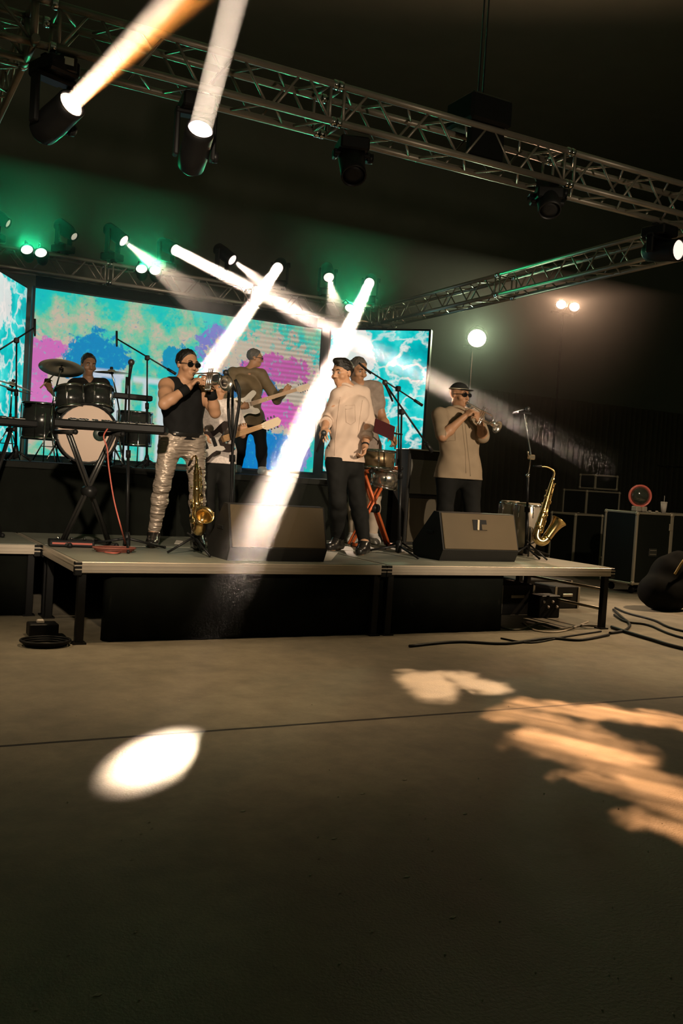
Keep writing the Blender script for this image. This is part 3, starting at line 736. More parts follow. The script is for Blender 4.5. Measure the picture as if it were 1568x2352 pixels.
        for ax in range(3):
            a = [slice(None)]*3; b = [slice(None)]*3; a[ax] = slice(0, -1); b[ax] = slice(1, None)
            A, B = ins[tuple(a)], ins[tuple(b)]; E = np.argwhere(A != B); u, w = (ax+1) % 3, (ax+2) % 3
            E = E[(E[:, u] > 0) & (E[:, w] > 0) & (E[:, u] < sh[u]) & (E[:, w] < sh[w])]
            f = []
            for du, dw in ((-1, -1), (0, -1), (0, 0), (-1, 0)):
                G = E.copy(); G[:, u] += du; G[:, w] += dw; f.append(idx[G[:, 0], G[:, 1], G[:, 2]])
            f = np.stack(f, 1); flip = ~A[E[:, 0], E[:, 1], E[:, 2]]; f[flip] = f[flip][:, ::-1]; Q.append(f)
        Q = np.concatenate(Q); Q = Q[(Q >= 0).all(1)]
        # a little smoothing along the edges
        for _ in range(2):
            S = np.zeros_like(vs); C = np.zeros(len(vs))
            for i in range(4):
                a, b = Q[:, i], Q[:, (i+1) % 4]
                for k in range(3):
                    S[:, k] += np.bincount(a, vs[b, k], len(vs))+np.bincount(b, vs[a, k], len(vs))
                C += np.bincount(a, minlength=len(vs))+np.bincount(b, minlength=len(vs))
            vs = vs*.5+.5*S/np.maximum(C, 1)[:, None]
        me = bpy.data.meshes.new(name); me.vertices.add(len(vs)); me.vertices.foreach_set('co', vs.astype(np.float32).ravel())
        me.loops.add(Q.size); me.loops.foreach_set('vertex_index', Q.astype(np.int32).ravel())
        me.polygons.add(len(Q)); me.polygons.foreach_set('loop_start', np.arange(0, Q.size, 4, dtype=np.int32)); me.polygons.foreach_set('loop_total', np.full(len(Q), 4, np.int32))
        me.polygons.foreach_set('use_smooth', np.ones(len(Q), bool)); me.update(calc_edges=True); me.validate(); me.materials.append(m)
        o = bpy.data.objects.new(name, me); COL.objects.link(o); o.parent = parent
        if label: o['label'] = label
        return o
A3 = lambda p: np.array((p[0], p[1], p[2]), float)
def unit(v): v = np.array(v, float); return v/np.linalg.norm(v)
def skin_mat(name, col): return mat(name, col, .5, noise=.1, nscale=20, spec=.4)
skin_a = skin_mat('skin_warm', (.50, .27, .155)); skin_b = skin_mat('skin_tan', (.40, .21, .115)); skin_c = skin_mat('skin_dark', (.22, .12, .07))
hair_m = mat('hair_black', (.010, .008, .006), .45, noise=.3, bump=.6, bscale=140); hair_g = mat('hair_grey', (.10, .09, .08), .6, noise=.3, bump=.5, bscale=140)
eye_m = mat('eye_white', (.30, .26, .23), .5); glass_m = mat('sunglass_lens', (.006, .006, .006), .08, coat=.5)
class Person:
    """J: joints in world coordinates; face and up: directions of the head. Everything hangs from one Empty at the feet."""
    def __init__(s, name, label, J, face, skin, h=.006, up=(0, 0, 1), group=None, s_=1.0, fat=1.0, headtilt=None):
        s.J = {k: A3(v) for k, v in J.items()}; s.k = s_; s.fat = fat; s.skin = skin; s.h = h
        f = unit(face); u = unit(up); u = unit(u-f*(u@f)); s.R = np.stack([np.cross(f, u), f, u], 1)   # right, forward, up of the head
        base = (s.J['ankle_r']+s.J['ankle_l'])/2; s.off = np.array((base[0], base[1], s.J.get('ground', [0, 0, min(s.J['ankle_r'][2], s.J['ankle_l'][2])-.09*s_])[2]))
        s.t = thing(name, label, 'person', tuple(s.off), 0, group)
        P = np.stack([v for kk, v in s.J.items() if kk not in ('ground', 'front', 'palm_r', 'palm_l')]); s.lo = P.min(0)-.26; s.hi = P.max(0)+.26
        s.bf = unit(np.cross(unit(s.J['shoulder_l']-s.J['shoulder_r']), (0, 0, 1)))   # chest forward ... sign fixed below
        if 'front' in J: s.bf = unit(J['front'])
    def hp(s, x, y, z): return s.J['head']+s.R@(np.array((x, y, z))*s.k)
    def field(s, lo=None, hi=None, h=None): return Field(s.lo if lo is None else lo, s.hi if hi is None else hi, h or s.h)
    # --- groups of primitives, also used inflated for the clothes
    def torso(s, F, g=0, k=.05, waist=True):
        J, q, ft = s.J, s.k, s.fat; sl, sr, hl, hr = J['shoulder_l'], J['shoulder_r'], J['hip_l'], J['hip_r']
        mid = (sl+sr)/2; hip = (hl+hr)/2; up = unit(mid-hip); L = np.linalg.norm(mid-hip); bf = unit(s.bf-up*(s.bf@up)); side = np.cross(up, bf)
        if side@(sl-sr) < 0: side = -side
        w = np.linalg.norm(sl-sr)/2; fl = (bf, .68)
        pt = lambda u, a, b=0: hip+up*L*u+side*a+bf*b
        F.cap(pt(.86, -w*.72), pt(.86, w*.72), .070*q, .070*q, k, (bf, .9), grow=g)
        F.cap(pt(.72, -w*.42, .01), pt(.72, w*.42, .01), .118*q*ft, .118*q*ft, k, (bf, .86), grow=g)
        F.cap(pt(.45, -w*.30, .012), pt(.45, w*.30, .012), .112*q*ft, .112*q*ft, k, (bf, .9), grow=g)
        F.cap(pt(.18, -w*.28, .016*ft), pt(.18, w*.28, .016*ft), .114*q*ft, .114*q*ft, k, (bf, .92), grow=g)
        if waist: F.cap(pt(-.04, -w*.36), pt(-.04, w*.36), .112*q*ft, .112*q*ft, k, (bf, .9), grow=g)
    def neck(s, F, g=0):
        J = s.J; mid = (J['shoulder_l']+J['shoulder_r'])/2; F.cap(mid+np.array((0, 0, .0)), s.hp(0, -.015, -.07), .058*s.k, .055*s.k, .03, grow=g)
        tr = mid+np.array((0, 0, .02))
        for sd in 'lr': F.cap(tr+.2*(s.hp(0, -.03, -.1)-tr), mid+(J['shoulder_'+sd]-mid)*.8, .05*s.k, .045*s.k, .04, grow=g)
    def arm(s, F, sd, g=0, upto=2.0, k=.025):
        J, q, ft = s.J, s.k, (1+s.fat)/2; a, b, c = J['shoulder_'+sd], J['elbow_'+sd], J['wrist_'+sd]
        F.ell(a, (.062*q*ft,)*3, np.eye(3), k*1.6, grow=g)
        F.cap(a, a+(b-a)*.45, .058*q*ft, .054*q*ft, k, grow=g); F.cap(a+(b-a)*.45, b, .054*q*ft, .042*q, k, grow=g)
        if upto > 1:
            e = b+(c-b)*min(1, upto-1)
            F.cap(b, b+(c-b)*.3, .042*q, .044*q*ft, k, grow=g)
            F.cap(b+(c-b)*.3, c, .044*q*ft, .029*q, k, grow=g)
    def leg(s, F, sd, g=0, k=.03):
        J, q, ft = s.J, s.k, (1+s.fat)/2; a, b, c = J['hip_'+sd], J['knee_'+sd], J['ankle_'+sd]
        F.cap(a, b, .092*q*ft, .058*q, k*1.6, grow=g); F.cap(b, b+(c-b)*.3, .056*q, .058*q, k, grow=g); F.cap(b+(c-b)*.3, c, .058*q, .038*q, k, grow=g)
    def foot(s, F, sd, g=0, k=.015):
        J, q = s.J, s.k; c, t = J['ankle_'+sd], J['toe_'+sd]; d = unit((t-c)*np.array((1, 1, 0))); h = c-d*.035*q; zb = s.off[2]
        heel = np.array((h[0], h[1], zb+.034*q+g*.6)); ball = np.array((c[0], c[1], zb+.032*q+g*.6))+d*.11*q; toe = ball+d*.065*q; toe[2] = zb+.026*q+g*.6
        F.cap(c, heel, .040*q, .034*q, k, grow=g); F.cap(c+d*.02*q, ball, .040*q, .036*q, .03, grow=g); F.cap(heel, ball, .034*q, .038*q, k, grow=g); F.cap(ball, toe, .038*q, .028*q, k, grow=g)
    def hand(s, F, sd, curl=.5, spread=1.0):
        """palm, thumb and four fingers; hand_x gives the direction the hand points, palm_x the way the palm faces"""
        J, q = s.J, s.k; w = J['wrist_'+sd]; d = unit(J['hand_'+sd]-w); n = J.get('palm_'+sd, np.array((0, 0, -1.))); n = unit(n-d*(n@d)); sv = np.cross(d, n)*(1 if sd == 'r' else -1)
        # sv points to the thumb's side
        pc = w+d*.045*q
        F.cap(w, w+d*.03*q, .028*q, .026*q, .015, (n, .75)); F.cap(pc+sv*.022*q, pc-sv*.022*q, .026*q, .024*q, .012, (n, .6)); F.cap(pc+d*.03*q+sv*.026*q, pc+d*.026*q-sv*.028*q, .020*q, .018*q, .012, (n, .7))
        for i, (o, ln) in enumerate(((.031, .072), (.011, .080), (-.010, .074), (-.030, .058))):
            p = pc+d*.04*q+sv*o*q; a = curl*.9+.1*i*curl; dd = d
            for j, (fr, r) in enumerate(((.45, .0088), (.32, .0080), (.23, .0072))):
                dd = unit(d*math.cos(a)+n*math.sin(a)+sv*o*2.2*spread); e = p+dd*ln*fr*q; F.cap(p, e, r*q, (r-.0006)*q, .004); p = e; a += curl*.95
        p = w+d*.022*q+sv*.026*q; dd = unit(sv*.8+d*.75+n*.25); e = p+dd*.036*q; F.cap(p, e, .0115*q, .0098*q, .010); dd = unit(d*.9+sv*.25+n*(.35+curl*.5)); F.cap(e, e+dd*.028*q, .0096*q, .008*q, .004)
    def headf(s, F):
        R, q = s.R, s.k; E = lambda c, r, k=.02, m='add': F.ell(s.hp(*c), np.array(r)*q, R, k, m)
        E((0, -.012, .035), (.076, .096, .088)); E((0, .026, -.030), (.060, .070, .078), .03); E((0, .058, -.088), (.030, .028, .024), .03)
        E((0, .070, .032), (.056, .028, .022), .02)
        for x in (-1, 1):
            E((x*.034, .096, .006), (.019, .016, .013), .012, 'cut'); E((x*.048, .062, -.028), (.024, .026, .022), .02)
            E((x*.076, -.008, -.004), (.010, .019, .031), .008)
        F.cap(s.hp(0, .092, .012), s.hp(0, .112, -.026), .009*q, .0135*q, .012)
        for x in (-1, 1): F.cap(s.hp(x*.012, .100, -.030), s.hp(x*.013, .098, -.031), .008*q, .008*q, .006)
        F.cap(s.hp(-.020, .088, -.060), s.hp(.020, .088, -.060), .0085*q, .0085*q, .008); F.cap(s.hp(-.016, .087, -.071), s.hp(.016, .087, -.071), .0085*q, .0085*q, .006)
        for a, b in (((-.024, .0945, -.0655), (.024, .0945, -.0655)),): F.cap(s.hp(*a), s.hp(*b), .0022*q, .0022*q, .002, mode='cut')
    def body(s, curl=(.5, .5), feet=True):
        F = s.field(h=s.h)
        s.torso(F)
        for sd in 'lr': s.leg(F, sd); s.foot(F, sd)
        s.neck(F); s.headf(F)
        for sd, c in zip('rl', curl): s.arm(F, sd); s.hand(F, sd, c)
        s.bodyo = F.mesh('body', s.skin, s.t, s.off)
        eb = MB()
        for x in (-1, 1):
            m = MB().ball(s.hp(x*.034, .082, .006)-s.off, .0115*s.k, 10).build('eye', eye_m, s.t)
            MB().ball(s.hp(x*.034, .0895, .006)-s.off, .0058*s.k, 8).build('iris', hair_m, m)
            MB().tube([s.hp(x*.050, .090, .030)-s.off, s.hp(x*.035, .0985, .036)-s.off, s.hp(x*.016, .100, .030)-s.off], [.003, .0045, .004], 6).build('eyebrow', hair_m, s.t)
    def hair(s, m, style='short', name='hair', label=None):
        q = s.k; c = s.hp(0, 0, .03); F = Field(c-.17, c+.17, .005); R = s.R
        if style == 'short':
            F.ell(s.hp(0, -.016, .040), np.array((.083, .102, .094))*q, R, .01); F.ripple(.006, 120, 3)
            F.plane(s.hp(0, .046, .058), R@unit((0, 1, -.55))); F.plane(s.hp(0, -.03, -.045), R@unit((0, .15, -1)))
            for x in (-1, 1): F.plane(s.hp(x*.0815, 0, 0), R@unit((x, .15, -.05)))
        elif style == 'quiff':
            F.ell(s.hp(0, -.020, .040), np.array((.083, .103, .096))*q, R, .01); F.ell(s.hp(0, .050, .112), np.array((.056, .048, .028))*q, R, .03); F.ripple(.007, 110, 5)
            F.plane(s.hp(0, .078, .058), R@unit((0, 1, -.75))); F.plane(s.hp(0, -.03, -.06), R@unit((0, .2, -1)))
        elif style == 'cap':
            F.ell(s.hp(0, -.008, .038), np.array((.087, .108, .092))*q, R, .01); F.plane(s.hp(0, .05, .052), R@unit((0, -.10, -1)))
            a = Field(c-.2, c+.2, .005); F.ell(s.hp(0, .082, .056), np.array((.078, .075, .007))*q, R, .01)
        return F.mesh(name, m, s.t, s.off, label)
    def shades(s, frame=black_plastic, lens=None):
        t = None; mb = MB(); rim = MB(); R = Matrix([list(r) for r in s.R])
        for x in (-1, 1):
            pts = [s.hp(x*(.036+.027*math.cos(a)), .109-.10*(.036+.027*math.cos(a))**2*4, .006+.019*math.sin(a))-s.off for a in [2*math.pi*k/16 for k in range(16)]]
            rim.tube(pts, .0028*s.k, 6, True); rim.tube([s.hp(x*.063, .100, .010)-s.off, s.hp(x*.082, .06, .010)-s.off, s.hp(x*.088, -.01, .004)-s.off], .0028*s.k, 6)
            mb.add(pts+[s.hp(x*.036, .111, .006)-s.off], [(i, (i+1) % 16, 16) for i in range(16)], True)
        rim.tube([s.hp(-.010, .110, .012)-s.off, s.hp(0, .113, .014)-s.off, s.hp(.010, .110, .012)-s.off], .0028*s.k, 6)
        f = rim.build('sunglasses', frame, s.t); mb.build('lens', lens or glass_m, f)
    def cloth(s, name, m, build, cuts=(), rip=(.004, 40), label=None, h=None, seed=1, sq=1.0):
        F = s.field(h=h or s.h); build(F)
        if rip: F.ripple(rip[0], rip[1], seed, sq)
        for p, n in cuts: F.plane(p, n)
        return F.mesh(name, m, s.t, s.off, label)
    def armcut(s, sd, f):      # plane across the arm at fraction f (0..1 upper arm, 1..2 forearm), handled as a box cut around the arm
        J = s.J; a, b, c = J['shoulder_'+sd], J['elbow_'+sd], J['wrist_'+sd]
        return (a+(b-a)*f, unit(b-a)) if f <= 1 else (b+(c-b)*(f-1), unit(c-b))
    def sleeve(s, F, sd, f, g, k=.02):
        """arm up to fraction f only"""
        J, q, ft = s.J, s.k, (1+s.fat)/2; a, b, c = J['shoulder_'+sd], J['elbow_'+sd], J['wrist_'+sd]
        F.ell(a, (.062*q*ft+g,)*3, np.eye(3), k*1.8)
        e = a+(b-a)*min(f, 1); F.cap(a, e, .058*q*ft+g, (.050*q*ft if f < 1 else .044*q)+g, k)
        if f > 1: F.cap(b, b+(c-b)*(f-1), .045*q+g, .036*q+g, k)
    def hem(s, F, z, g, flare=0.0):
        """shirt skirt below the waist down to level z"""
        J, q, ft = s.J, s.k, s.fat; hip = (J['hip_l']+J['hip_r'])/2; sd = unit(J['hip_l']-J['hip_r']); w = np.linalg.norm(J['shoulder_l']-J['shoulder_r'])/2
        lo = hip.copy(); lo[2] = z
        for a in (-1, 0, 1):
            F.cap(hip+sd*a*w*.36+np.array((0, 0, .06)), lo+sd*a*w*(.40+flare), .112*q*ft+g, .112*q*ft+g+flare*.1, .04, (s.bf, .9))
    def shoes(s, m, sole=None, g=.010):
        for sd in 'rl':
            c = s.J['ankle_'+sd]; F = Field(c-.3, c+.3, .006); F.D[:] = .06; s.foot(F, sd, g); F.plane((0, 0, s.off[2]+.004), (0, 0, -1)); F.plane(c+np.array((0, 0, .02)), (0, 0, 1))
            o = F.mesh('shoe', m, s.t, s.off)
def lerp(a, b, t): return A3(a)*(1-t)+A3(b)*t
# wardrobe
vest_m = mat('black_vest', (.010, .010, .010), .8, noise=.2, spec=.15); satin = mat('silver_satin', (.52, .42, .34), .38, .45, noise=.1, bump=1.0, bscale=7, bz=6, bd=.035)
shirt_cream = mat('cream_shirt', (.58, .44, .35), .8, noise=.06, spec=.15); shirt_tan = mat('tan_shirt', (.30, .225, .15), .85, noise=.15, spec=.1)
black_trouser = mat('black_trousers', (.010, .010, .009), .8, noise=.2, spec=.15); jacket_m = mat('olive_jacket', (.16, .115, .065), .6, noise=.3, nscale=14, spec=.25)
white_shirt = mat('white_patterned_shirt', (.62, .54, .50), .85, noise=.45, nscale=55, spec=.1); black_tee = mat('black_tee', (.012, .012, .011), .85, spec=.1)
shoe_black = mat('black_shoe', (.012, .011, .010), .3, coat=.3); shoe_white = mat('white_sneaker', (.62, .58, .54), .6); grey_shirt = mat('grey_shirt', (.28, .22, .18), .85, noise=.35, nscale=25)
khaki = mat('pale_trousers', (.42, .34, .26), .8, noise=.15); cap_m = mat('cap_cloth', (.012, .013, .011), .85)
def P2(px, py, Y): return A3(at(px, py, Y))
DK = .574
# ---- 1 trumpet player in the sleeveless vest
Y0 = 7.46
J = dict(head=P2(429, 838, Y0-.03), shoulder_r=P2(382, 886, Y0-.04), shoulder_l=P2(457, 888, Y0+.02), elbow_r=P2(377, 928, Y0-.26), wrist_r=P2(434, 889, Y0-.27), hand_r=P2(456, 866, Y0-.31),
         elbow_l=P2(494, 948, Y0-.18), wrist_l=P2(484, 893, Y0-.26), hand_l=P2(470, 869, Y0-.33), hip_r=P2(393, 1010, Y0), hip_l=P2(445, 1011, Y0+.01), knee_r=P2(372, 1115, Y0-.05), knee_l=P2(453, 1115, Y0-.03),
         ankle_r=P2(353, 1226, Y0+.12), ankle_l=P2(452, 1232, Y0-.02), toe_r=P2(345, 1254, Y0-.10), toe_l=P2(462, 1258, Y0-.2), front=(.10, -1, 0), palm_r=(.6, .1, -.8), palm_l=(-.7, .3, .2))
for k in ('ankle_r', 'ankle_l'): J[k][2] = DK+.10
J['ground'] = (0, 0, DK)
p = Person('person', 'person in a black sleeveless vest and shiny silver trousers playing a trumpet', J, (.28, -1, -.10), skin_a, .0055, group=None); trumpeter = p
p.body((.9, .9))
p.hair(hair_m, 'short'); p.shades()
def f_(F): p.torso(F, .012); F.cap(lerp(J['shoulder_r'], J['shoulder_l'], .12)+.02*np.array((0, 0, 1)), lerp(J['shoulder_r'], J['shoulder_l'], .88)+.02*np.array((0, 0, 1)), .055, .055, .04)
p.cloth('vest', vest_m, f_, [((0, 0, J['hip_l'][2]-.005), (0, 0, -1))], (.005, 38))
def f_(F):
    p.torso(F, .010)
    for sd in 'lr': p.leg(F, sd, .008)
hz_ = J['hip_l'][2]
p.cloth('trousers', satin, f_, [((0, 0, hz_+.045), (0, 0, 1)), ((0, 0, DK+.11), (0, 0, -1))], (.0055, 78), 'shiny creased silver trousers', .005, 4, 3.2)
F = Field(lerp(J['hip_r'], J['hip_l'], .5)-.3, lerp(J['hip_r'], J['hip_l'], .5)+.3, .006); p.torso(F, .017); F.plane((0, 0, hz_+.055), (0, 0, 1)); F.plane((0, 0, hz_+.015), (0, 0, -1)); F.mesh('belt', shoe_black, p.t, p.off)
for sd in 'rl':
    w, e = p.J['wrist_'+sd], p.J['elbow_'+sd]; d = unit(e-w); MB().tube([w+d*.012-p.off, w+d*.016-p.off, w+d*.085-p.off, w+d*.09-p.off], [.033, .0385, .042, .036], 16).build('wristband', vest_m, p.t)
p.shoes(shoe_black)
# ---- 2 singer
Y0 = 7.44
J = dict(head=P2(786, 857, Y0), shoulder_l=P2(832, 903, Y0-.02), shoulder_r=P2(776, 908, Y0-.02), elbow_l=P2(848, 966, Y0-.08), wrist_l=P2(838, 1026, Y0-.20), hand_l=P2(831, 1062, Y0-.25), palm_l=(-1, .2, 0),
         elbow_r=P2(752, 958, Y0+.10), wrist_r=P2(744, 985, Y0-.10), hand_r=P2(741, 1005, Y0-.19), palm_r=(.7, .6, 0), hip_l=P2(808, 1062, Y0+.05), hip_r=P2(773, 1062, Y0-.03), knee_l=P2(822, 1155, Y0-.03), knee_r=P2(776, 1150, Y0-.06),
         ankle_l=P2(838, 1235, Y0-.22), ankle_r=P2(777, 1240, Y0+.15), toe_l=P2(815, 1280, Y0-.45), toe_r=P2(755, 1268, Y0+.05), front=(-.62, -.80, 0), ground=(0, 0, DK))
for k in ('ankle_r', 'ankle_l'): J[k][2] = DK+.10
p = Person('person', 'person in an untucked cream shirt and black trousers looking left at centre stage', J, (-.93, -.38, -.16), skin_a, .0055, fat=.95); singer = p
p.body((.35, .8)); p.hair(hair_m, 'quiff')
hz_ = atz(790, 1058, 1).z
def f_(F):
    p.torso(F, .016); p.hem(F, at(790, 1075, Y0).z, .036, .08); p.sleeve(F, 'l', 1.62, .007); p.sleeve(F, 'r', 1.5, .005)
    F.cap(lerp(J['shoulder_r'], J['shoulder_l'], .28)+np.array((0, 0, .03)), lerp(J['shoulder_r'], J['shoulder_l'], .72)+np.array((0, 0, .03)), .062, .062, .04)
p.cloth('shirt', shirt_cream, f_, [((0, 0, at(790, 1060, Y0).z), (0, 0, -1))], (.007, 30), seed=3, sq=.6)
mb = MB(); c0 = lerp(lerp(J['shoulder_r'], J['shoulder_l'], .5), p.hp(0, -.01, -.09), .62)
ring = [c0+np.array((.075*math.cos(a), .07*math.sin(a), .012+.012*math.sin(a*2)))-p.off for a in [2*math.pi*k/20 for k in range(20)]]
mb.tube(ring, .014, 8, True).build('collar', shirt_cream, p.t)
mb = MB()
for sd, f in (('l', 1.62), ('r', 1.5)):
    c, d = p.armcut(sd, f); MB().tube([c-d*.03-p.off, c+d*.018-p.off], [.060, .057], 14).build('cuff', shirt_cream, p.t)
def f_(F):
    p.torso(F, .006)
    for sd in 'lr': p.leg(F, sd, .016)
p.cloth('trousers', black_trouser, f_, [((0, 0, at(790, 1052, Y0).z), (0, 0, 1)), ((0, 0, DK+.075), (0, 0, -1))], (.005, 40), seed=8)
p.shoes(shoe_black)
w = p.J['wrist_l']; d = unit(w-p.J['elbow_l']); MB().tube([w-d*.03-p.off, w-d*.012-p.off], .0335, 14).build('bracelet', black_metal, p.t)
def lay(p, o, pts, r, m, name, label=None, step=6, flat=False):
    """a seam, placket or pocket edge that lies on the cloth along a line of sight"""
    from mathutils.bvhtree import BVHTree
    bv = BVHTree.FromPolygons([v.co+V(p.off) for v in o.data.vertices], [tuple(q.vertices) for q in o.data.polygons]); out = []
    for (x0, y0), (x1, y1) in zip(pts, pts[1:]):
        for k in range(step):
            h = bv.ray_cast(CP, ray(x0+(x1-x0)*k/step, y0+(y1-y0)*k/step).normalized())
            if h[0]: out.append(h[0]+h[1]*.001-V(p.off))
    if len(out) > 1: return MB().tube(out, r, 6).build(name, m, o, label)
seam = mat('shirt_seam', (.50, .38, .30), .9, spec=.1); seam_t = mat('tan_seam', (.22, .165, .11), .9, spec=.1)
so = [c for c in kids(singer.t) if c.name.startswith('shirt')][0]
lay(p, so, [(781, 912), (775, 960), (770, 1010), (768, 1054)], .003, seam, 'placket')
lay(p, so, [(793, 932), (815, 930), (816, 968), (806, 976), (795, 970), (793, 932)], .0022, seam, 'pocket'); lay(p, so, [(793, 940), (815, 938)], .0022, seam, 'pocket_flap')
lay(p, so, [(832, 920), (826, 960), (820, 1010)], .002, seam, 'sleeve_seam')
# ---- 3 second trumpet player, right
Y0 = 7.88
J = dict(head=P2(1054, 908, Y0-.02), shoulder_r=P2(1010, 955, Y0-.02), shoulder_l=P2(1092, 957, Y0+.0), elbow_r=P2(1016, 1003, Y0-.24), wrist_r=P2(1066, 957, Y0-.28), hand_r=P2(1088, 938, Y0-.32), palm_r=(.5, .3, -.8),
         elbow_l=P2(1110, 1006, Y0-.20), wrist_l=P2(1101, 966, Y0-.28), hand_l=P2(1090, 946, Y0-.34), palm_l=(-.8, .3, .3), hip_r=P2(1027, 1086, Y0), hip_l=P2(1079, 1087, Y0+.02), knee_r=P2(1022, 1170, Y0-.02), knee_l=P2(1084, 1172, Y0-.02),
         ankle_r=P2(1020, 1250, Y0+.06), ankle_l=P2(1086, 1254, Y0+.04), toe_r=P2(1014, 1270, Y0-.14), toe_l=P2(1096, 1274, Y0-.16), front=(.12, -1, 0), ground=(0, 0, DK))
for k in ('ankle_r', 'ankle_l'): J[k][2] = DK+.10
p = Person('person', 'person in a dark cap and tan short sleeved shirt playing a trumpet at the right', J, (.30, -1, -.06), skin_b, .0055, fat=1.18, s_=1.02); trumpeter2 = p
p.body((.9, .9)); cp_ = p.hair(cap_m, 'cap', 'cap', 'dark cap with a pale band'); p.shades()
R_ = p.R; band = [p.hp(.089*math.cos(a), -.006+.108*math.sin(a), .060)-p.off for a in [2*math.pi*k/28 for k in range(28)]]
MB().tube(band, .006, 6, True).build('cap_band', mat('cap_band', (.55, .48, .36), .7), cp_)
def f_(F):
    p.torso(F, .022); p.hem(F, at(1055, 1112, Y0).z, .034, .08); p.sleeve(F, 'l', .92, .016); p.sleeve(F, 'r', .92, .016)
    F.cap(lerp(J['shoulder_r'], J['shoulder_l'], .28)+np.array((0, 0, .03)), lerp(J['shoulder_r'], J['shoulder_l'], .72)+np.array((0, 0, .03)), .064, .064, .04)
    a = at(1069, 985, Y0); b = at(1074, 1036, Y0)     # the shirt hangs open over a dark tee
    F.cap((a.x, a.y-.165, a.z), (b.x, b.y-.18, b.z), .008, .014, .008, mode='cut')
so = p.cloth('shirt', shirt_tan, f_, [((0, 0, at(1055, 1100, Y0).z), (0, 0, -1))], (.008, 26), seed=6, sq=.4)
lay(p, so, [(1064, 950), (1069, 985), (1074, 1036), (1078, 1070), (1080, 1098)], .004, seam_t, 'placket'); lay(p, so, [(1058, 950), (1062, 985), (1068, 1036), (1070, 1097)], .003, seam_t, 'placket')
lay(p, so, [(1022, 985), (1044, 984), (1045, 1012), (1023, 1013), (1022, 985)], .0022, seam_t, 'pocket')
c1 = lerp(lerp(J['shoulder_r'], J['shoulder_l'], .5), p.hp(0, -.01, -.09), .55); MB().tube([c1+np.array((.08*math.cos(a), .078*math.sin(a), .012+.014*math.sin(a*2)))-p.off for a in [2*math.pi*k/20 for k in range(20)]], .015, 8, True).build('collar', shirt_tan, p.t)
def f_(F): p.torso(F, .006)
p.cloth('tee', black_tee, f_, [((0, 0, J['hip_l'][2]), (0, 0, -1))], (.003, 30), h=.006)
def f_(F):
    p.torso(F, .008)
    for sd in 'lr': p.leg(F, sd, .022)
p.cloth('trousers', black_trouser, f_, [((0, 0, at(1055, 1094, Y0).z), (0, 0, 1)), ((0, 0, DK+.075), (0, 0, -1))], (.005, 36), h=.008)
p.shoes(shoe_black)
# ---- 4 bass player on the riser
Y0 = 11.2
J = dict(head=P2(585, 823, Y0), shoulder_r=P2(536, 856, Y0+.02), shoulder_l=P2(600, 862, Y0-.06), elbow_l=P2(636, 918, Y0-.22), wrist_l=P2(652, 900, Y0-.44), hand_l=P2(664, 888, Y0-.48), palm_l=(.2, .8, .4),
         elbow_r=P2(520, 915, Y0-.10), wrist_r=P2(556, 935, Y0-.32), hand_r=P2(572, 930, Y0-.34), palm_r=(.2, 1, 0), hip_r=P2(555, 972, Y0), hip_l=P2(594, 972, Y0-.04), knee_r=P2(551, 1030, Y0-.06), knee_l=P2(600, 1030, Y0-.06),
         ankle_r=P2(546, 1080, Y0), ankle_l=P2(601, 1082, Y0), toe_r=P2(538, 1092, Y0-.2), toe_l=P2(612, 1092, Y0-.2), front=(.35, -1, 0), ground=(0, 0, RZ+.004))
for k in ('ankle_r', 'ankle_l'): J[k][2] = RZ+.09
p = Person('person', 'person in an olive jacket and glasses playing bass guitar before the paint screen', J, (.95, -.30, -.08), skin_b, .008, s_=.94); bassist = p
p.body((.9, .7)); p.hair(hair_g, 'short'); p.shades()
def f_(F):
    p.torso(F, .022); p.hem(F, J['hip_l'][2]-.06, .02, .04); p.sleeve(F, 'l', 1.8, .020); p.sleeve(F, 'r', 1.8, .020)
    F.cap(lerp(J['shoulder_r'], J['shoulder_l'], .25)+np.array((0, 0, .03)), lerp(J['shoulder_r'], J['shoulder_l'], .75)+np.array((0, 0, .03)), .062, .062, .04)
p.cloth('jacket', jacket_m, f_, [((0, 0, J['hip_l'][2]-.04), (0, 0, -1))], (.008, 32), seed=5)
def f_(F):
    p.torso(F, .006)
    for sd in 'lr': p.leg(F, sd, .016)
p.cloth('trousers', black_trouser, f_, [((0, 0, J['hip_l'][2]+.06), (0, 0, 1)), ((0, 0, RZ+.06), (0, 0, -1))], (.005, 36))
p.shoes(shoe_white)
# ---- 5 guitarist in the white shirt, behind the trumpet
Y0 = 8.25
J = dict(head=P2(500, 890, Y0), shoulder_r=P2(462, 936, Y0), shoulder_l=P2(530, 938, Y0-.04), elbow_r=P2(452, 985, Y0-.10), wrist_r=P2(474, 1004, Y0-.26), hand_r=P2(492, 1013, Y0-.28), palm_r=(.1, 1, -.2),
         elbow_l=P2(552, 985, Y0-.18), wrist_l=P2(557, 1000, Y0-.36), hand_l=P2(558, 985, Y0-.38), palm_l=(.1, 1, .1), hip_r=P2(477, 1052, Y0), hip_l=P2(517, 1052, Y0-.03), knee_r=P2(474, 1140, Y0-.04), knee_l=P2(520, 1140, Y0-.06),
         ankle_r=P2(472, 1228, Y0), ankle_l=P2(522, 1228, Y0), toe_r=P2(468, 1245, Y0-.2), toe_l=P2(528, 1248, Y0-.2), front=(.15, -1, 0), ground=(0, 0, DK))
for k in ('ankle_r', 'ankle_l'): J[k][2] = DK+.09
p = Person('person', 'person in a white patterned shirt playing electric guitar behind the first trumpet player', J, (.2, -1, -.1), skin_b, .007, s_=.94); guitarist = p
p.body((.7, .9)); p.hair(cap_m, 'cap', 'cap')
